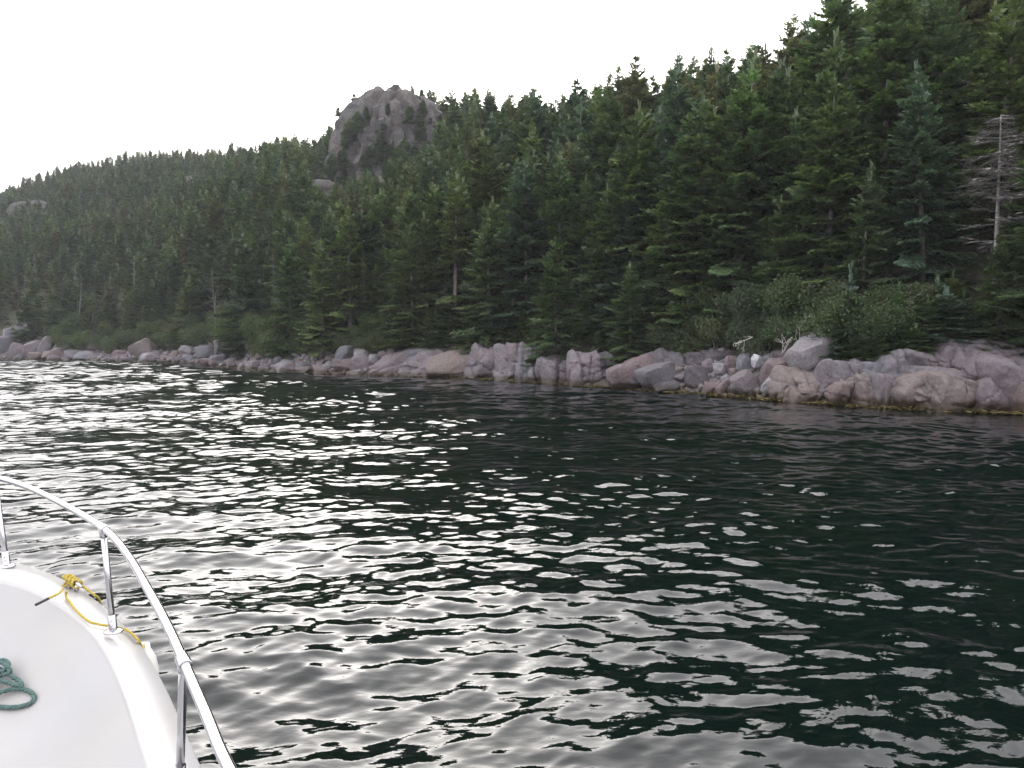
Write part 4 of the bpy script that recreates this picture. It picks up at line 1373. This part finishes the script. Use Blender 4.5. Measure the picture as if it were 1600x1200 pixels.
M_steel = simple_mat('stainless_steel', (.52, .52, .54), .12, 1.0)
RAIL_PX = [(-8, 745), (0, 747), (42, 760), (83, 779), (125, 802), (165, 827), (187, 850), (208, 879), (229, 917), (250, 954), (271, 996), (285, 1029), (308, 1083), (333, 1142), (354, 1196)]
rp = [np.array(at_z(x, y, rz_(x))) for x, y in RAIL_PX[1:]]
rs = spline([around(None, -.12, 0, 1.62), around(None, -.05, .35, 1.61)] + rp + [aft(rp[-1], .6, -.06), aft(rp[-1], 1.6, -.16), aft(rp[-1], 1.9, -.42)], 110)
rs = np.concatenate([relax(rs, 12)]); fr = full(rs)
v, q, t = tube(fr, .0135, 12)
boat_part('rail', v, q, M_steel, T=t)
def lathe(c, ax, prof, sides=20):
    ax = unit(np.array(ax)); a = unit(np.cross(ax, [.3, .9, .1])); b = np.cross(ax, a)
    th_ = np.arange(sides) * 2 * math.pi / sides
    V = np.concatenate([np.array(c) + ax * h + r * (np.cos(th_)[:, None] * a + np.sin(th_)[:, None] * b) for h, r in prof])
    k = np.arange(len(prof) - 1)[:, None] * sides; j = np.arange(sides)[None]
    return V, np.stack([k + j, k + (j + 1) % sides, k + sides + (j + 1) % sides, k + sides + j], -1).reshape(-1, 4)
def stanchion(base, top, raild):
    base, top = np.array(base), np.array(top)
    ax = unit(top - base)
    v, q, t = tube([base + ax * .01, base * .5 + top * .5, top], .0118, 12)
    s = boat_part('stanchion', v, q, M_steel, T=t)
    v, q = lathe(base - np.array([0, 0, .004]), (0, 0, 1), [(0, .001), (0, .036), (.004, .0365), (.008, .034), (.011, .019), (.012, .001)], 24)
    boat_part('base_flange', v, q, M_steel, s)
    v, q = lathe(base, ax, [(0, .016), (.062, .0155), (.066, .0115)], 16)
    boat_part('socket', v, q, M_steel, s)
    for ag in (0, 1):
        v, q = lathe(base + ax * (.028 + .018 * ag) + np.array([.004, -.016, 0]), (.2, -1, 0), [(0, .0001), (0, .004), (.003, .0035), (.004, .0001)], 8)
        boat_part('set_screw', v, q, M_steel, s)
    v, q = lathe(top - ax * .035, ax, [(0, .0119), (0, .0152), (.026, .0152), (.03, .0125)], 16)
    boat_part('neck_sleeve', v, q, M_steel, s)
    rd_ = unit(np.array(raild))
    v, q = lathe(top - rd_ * .03, rd_, [(0, .0136), (0, .0172), (.003, .0178), (.057, .0178), (.06, .0172), (.06, .0136)], 18)
    boat_part('rail_clamp', v, q, M_steel, s)
ST = [((281, 1216), (286, 1031), .955, 10), ((177, 986), (165, 827), 1.083, 4), ((11, 884), (-8, 745), 1.175, 0)]
for (b, tp, zb, k) in ST:
    i_ = np.argmin(np.linalg.norm(rs - np.array(at_z(tp[0], tp[1], rz_(tp[0]))), axis=1))
    base = np.array(at_z(b[0], b[1], zb)); tpv = rs[i_]
    stanchion(base, tpv, rs[i_ + 1] - rs[i_ - 1])
    mb, mt = mirror(np.array([base])), mirror(np.array([tpv])); md = mirror(np.array([rs[i_ + 1], rs[i_ - 1]]))
    stanchion(mb[0], mt[0], md[0] - md[1])
# cleat under the yellow knot
def onrail(px, py, lift): return np.array(at_z(px, py, gz(px) + .006 + lift))
cc = onrail(116, 921, 0)
cl = Geo()
ca = unit(onrail(140, 934, 0) - onrail(95, 905, 0))
cl.tube([cc - ca * .07 + dn * .032, cc - ca * .03 + dn * .038, cc + ca * .03 + dn * .038, cc + ca * .07 + dn * .032], [.005, .009, .009, .005], 10)
for s_ in (-1, 1):
    cl.tube([cc + ca * .024 * s_, cc + ca * .02 * s_ + dn * .036], [.011, .008], 10)
me = cl.mesh('cleat'); me.transform(Matrix.Translation(Vector(-OFF)))
link('cleat', me, M_steel, boat)

# ropes and fender
def rope_mat(name, c1, c2, sc):
    m, nt, out = new_mat(name)
    p = N(nt, 'ShaderNodeBsdfPrincipled', Roughness=.75)
    at_ = N(nt, 'ShaderNodeAttribute', attribute_type='GEOMETRY', attribute_name='vary')
    nt.links.new(mix(nt, ramp(nt, at_.outputs['Fac'], [(.2, 0.0), (.8, 1.0)]), c1, c2), p.inputs['Base Color'])
    nt.links.new(p.outputs[0], out.inputs['Surface'])
    return m
def laid_rope(path, r, strands=3, pitch=None, seg=None):
    """strands twisted round a path: a real laid rope"""
    path = np.asarray(path)
    L = np.linalg.norm(np.diff(path, axis=0), axis=1).sum()
    n = seg or max(30, int(L / (r * .7)))
    P = resample(path, n)
    tg = unit(np.gradient(P, axis=0))
    ref = np.array([0, 0, 1.0]) if abs(tg[0][2]) < .9 else np.array([1.0, 0, 0])
    A, B = [], []
    for k in range(n):
        a = unit(np.cross(tg[k], ref)); b = np.cross(a, tg[k]); ref = b
        A.append(a); B.append(b)
    A, B = np.array(A), np.array(B)
    s = np.linspace(0, L, n)
    g = Geo()
    for k in range(strands):
        ph = s / (pitch or r * 7) * 2 * math.pi + k * 2 * math.pi / strands
        q = P + (A * np.cos(ph)[:, None] + B * np.sin(ph)[:, None]) * r * .5
        g.tube(q, r * .56, 6, a=k / max(1, strands - 1))
    return g
M_yel = rope_mat('yellow_rope', (.40, .30, .04), (.48, .38, .08), 1)
M_grn = rope_mat('green_rope', (.06, .115, .105), (.085, .15, .14), 1)
M_blk = simple_mat('black_tape', (.02, .02, .025), .6)
yr = bpy.data.objects.new('mooring_rope', None)
COL.objects.link(yr)
yr.location = cc
tag(yr, 'yellow rope knotted round a cleat on the white gunwale', 'rope')
def rope_part(name, g, mat, parent, org):
    me = g.mesh(name); me.transform(Matrix.Translation(Vector(-np.asarray(org))))
    return link(name, me, mat, parent)
G = lambda x, y, l=.008: onrail(x, y, l)
tail = spline([G(98, 920, .035), G(92, 927, .03), G(82, 932, .02), np.array(at_z(76, 935, gz(76) + .015))], 24)
rope_part('rope_tail', laid_rope(tail, .0055), M_yel, yr, cc)
tip = spline([tail[-1], np.array(at_z(66, 940, gz(66) + .005)), np.array(at_z(56, 945, gz(56) - .004))], 10)
g = Geo(); g.tube(tip, .0058, 8); rope_part('taped_end', g, M_blk, yr, cc)
run = spline([G(104, 924, .03), G(103, 932), G(109, 941), G(120, 955), G(137, 970), G(152, 975), G(170, 978, .010), G(186, 981), G(200, 986), G(210, 994), G(217, 1002, .006), np.array(at_z(220, 1009, gz(220) - .04)), np.array(at_z(222, 1016, gz(220) - .10))], 90)
rope_part('rope_run', laid_rope(run, .0055), M_yel, yr, cc)
over = spline([G(122, 912, .035), G(130, 917, .02), G(140, 924, .012), G(148, 930, .008), np.array(at_z(154, 935, gz(154) - .02)), np.array(at_z(157, 943, gz(154) - .1))], 40)
rope_part('rope_lead', laid_rope(over, .0055), M_yel, yr, cc)
rngk = np.random.default_rng(3)
kp = []
side = unit(np.cross(ca, dn))
for k in range(70):
    a_ = k * .62
    kp.append(cc + ca * (-.055 + .09 * (k / 70) + .012 * math.sin(k * .9)) + side * .018 * math.cos(a_) + dn * (.034 + .018 * math.sin(a_)))
rope_part('knot', laid_rope(spline(kp, 260), .0048, seg=420), M_yel, yr, cc)
kp = [cc + ca * -.055 + np.array([0.022 * math.cos(k * .8), .022 * math.sin(k * .8), .025 + .02 * math.sin(k * .37)]) for k in range(20)]
rope_part('knot', laid_rope(spline(kp, 120), .0048, seg=200), M_yel, yr, cc)

def on_liner(px, py, lift):
    d = ray(px, py).normalized()
    h = liner_bvh.ray_cast(Vector((0, 0, CAMZ)), d)
    p = h[0] if h[0] is not None else at_z(px, py, .85)
    return np.array(p) + np.array([0, 0, lift])
gp = [(-40, 1060, .02), (-15, 1042, .05), (4, 1040, .09), (14, 1050, .1), (6, 1062, .1), (-8, 1066, .09), (-20, 1058, .07), (-10, 1048, .06), (8, 1054, .06), (22, 1066, .06), (30, 1070, .05), (34, 1078, .045), (18, 1078, .06), (2, 1074, .07), (-14, 1078, .06), (-26, 1086, .04), (-14, 1092, .035), (6, 1088, .045), (26, 1080, .03), (44, 1080, .015), (53, 1090, .012), (48, 1102, .012), (30, 1109, .012), (8, 1110, .012), (-14, 1106, .012), (-30, 1096, .015), (-22, 1080, .03), (0, 1066, .07), (16, 1062, .09), (4, 1052, .12), (-16, 1056, .1), (-40, 1075, .03)]
gpath = spline([on_liner(q[0], 1068 + (q[1] - 1060) * .84, q[2] * .5 + .006) for q in gp], 300)
gr = link('coiled_rope', laid_rope(gpath, .009, seg=1100).mesh('coiled_rope'), M_grn)
tag(gr, 'thick green rope lying in loops on the white boat deck', 'rope')

M_fen = simple_mat('white_vinyl', (.72, .73, .68), .4)
fc = np.array(at_z(226, 1062, .68))
fen = bpy.data.objects.new('fender', None); COL.objects.link(fen); fen.location = fc
tag(fen, 'white round ended fender hanging outside the gunwale', 'fender')
v, q = lathe((0, 0, 0), (0, 0, 1), [(-.36, .001), (-.355, .025), (-.32, .05), (-.27, .06), (.05, .06), (.10, .05), (.135, .034), (.14, .028), (.165, .026), (.17, .001)], 24)
link('fender_body', mesh_np('fender_body', v, q), M_fen, fen)
e_ = run[-1] - fc
g = laid_rope(spline([np.array([0, 0, .16]), np.array([0, 0, .16]) * .5 + e_ * .5, e_], 12), .0055)
link('fender_line', g.mesh('fender_line'), M_yel, fen)

# ------------------------------------------------------------------ haze
bm = bmesh.new()
bmesh.ops.create_cube(bm, size=1)
hm = bpy.data.meshes.new('haze'); bm.to_mesh(hm); bm.free()
m, nt, out = new_mat('haze_air')
pv = N(nt, 'ShaderNodeVolumePrincipled', Density=.00032, Anisotropy=.0)
pv.inputs['Color'].default_value = (.93, .95, 1.0, 1)
nt.links.new(pv.outputs[0], out.inputs['Volume'])
haze = link('haze', hm, m)
haze.scale = (1400, 1000, 110); haze.location = (0, 350, 45)
haze['kind'] = 'stuff'
tag(haze, 'thin pale haze in the air over the water and hills', 'haze')

# ------------------------------------------------------------------ labels: tell look-alikes apart by their nearest landmark
LMK = [(25, 3, 'the tall rock pile'), (136, 1, 'the wide low grey boulder'), (223, 1, 'the huge tan boulder'), (320, 3, 'the bend of the shore'), (400, 2, 'the far end of the rubble beach'), (470, 2, 'the middle of the rubble beach'), (565, 2, 'the pale round boulders'), (650, 4, 'the wide skirted bank spruce'), (712, 6, 'the tall ragged spruce'), (780, 2, 'the cracked grey ledge'), (868, 3, 'the overhanging shore spruce'), (945, 8, 'the layered bright spruce'), (1010, 2, 'the domed pink ledge'), (1060, 2, 'the leaning lichen boulder'), (1108, 16, 'the broad bluish spruce'), (1165, 2, 'the white angular rock'), (1208, 6, 'the bright skirted spruce'), (1222, 2, 'the perched reddish boulder'), (1290, 3, 'the pale tilted slab'), (1345, 6, 'the bare stemmed dark spruce'), (1440, 7, 'the tall bluish spruce'), (1555, 5, 'the dead topped trunk')]
LMP = [(shore_pt(c, o)[:2], t) for c, o, t in LMK] + [((ct.x - 14, cragY), 'the left foot of the crag'), ((ct.x, cragY - 12), 'the front of the crag'), ((ct.x + 14, cragY), 'the right foot of the crag')]
for o_ in (bpy.data.objects.get('rock_outcrop'), bpy.data.objects.get('rock_outcrop.001')):
    if o_ is not None: LMP.append(((o_.location.x, o_.location.y), 'the ' + ('wide grey' if '.001' in o_.name else 'pale') + ' rock scar'))
tops = [o for o in COL.objects if o.parent is None and 'label' in o]
count = {}
for o in tops: count[o['label']] = count.get(o['label'], 0) + 1
for o in tops:
    if count[o['label']] > 1 and o.name.split('.')[0] in ('spruce_tree', 'young_spruce', 'alder_bush', 'boulder', 'dead_tree'):
        d_, t_ = min(((o.location.x - q[0][0]) ** 2 + (o.location.y - q[0][1]) ** 2, q[1]) for q in LMP)
        base = o['label']
        for w_ in (' on the ', ' above the ', ' in the ', ' between ', ' of the ', ' at the ', ' showing '):
            if w_ in base and len(base.split()) + len(t_.split()) + 1 > 15: base = base.split(w_)[0]
        lab = base + (' near ' if d_ < 400 else ' nearest to ') + t_
        if len(lab.split()) <= 16: o['label'] = lab
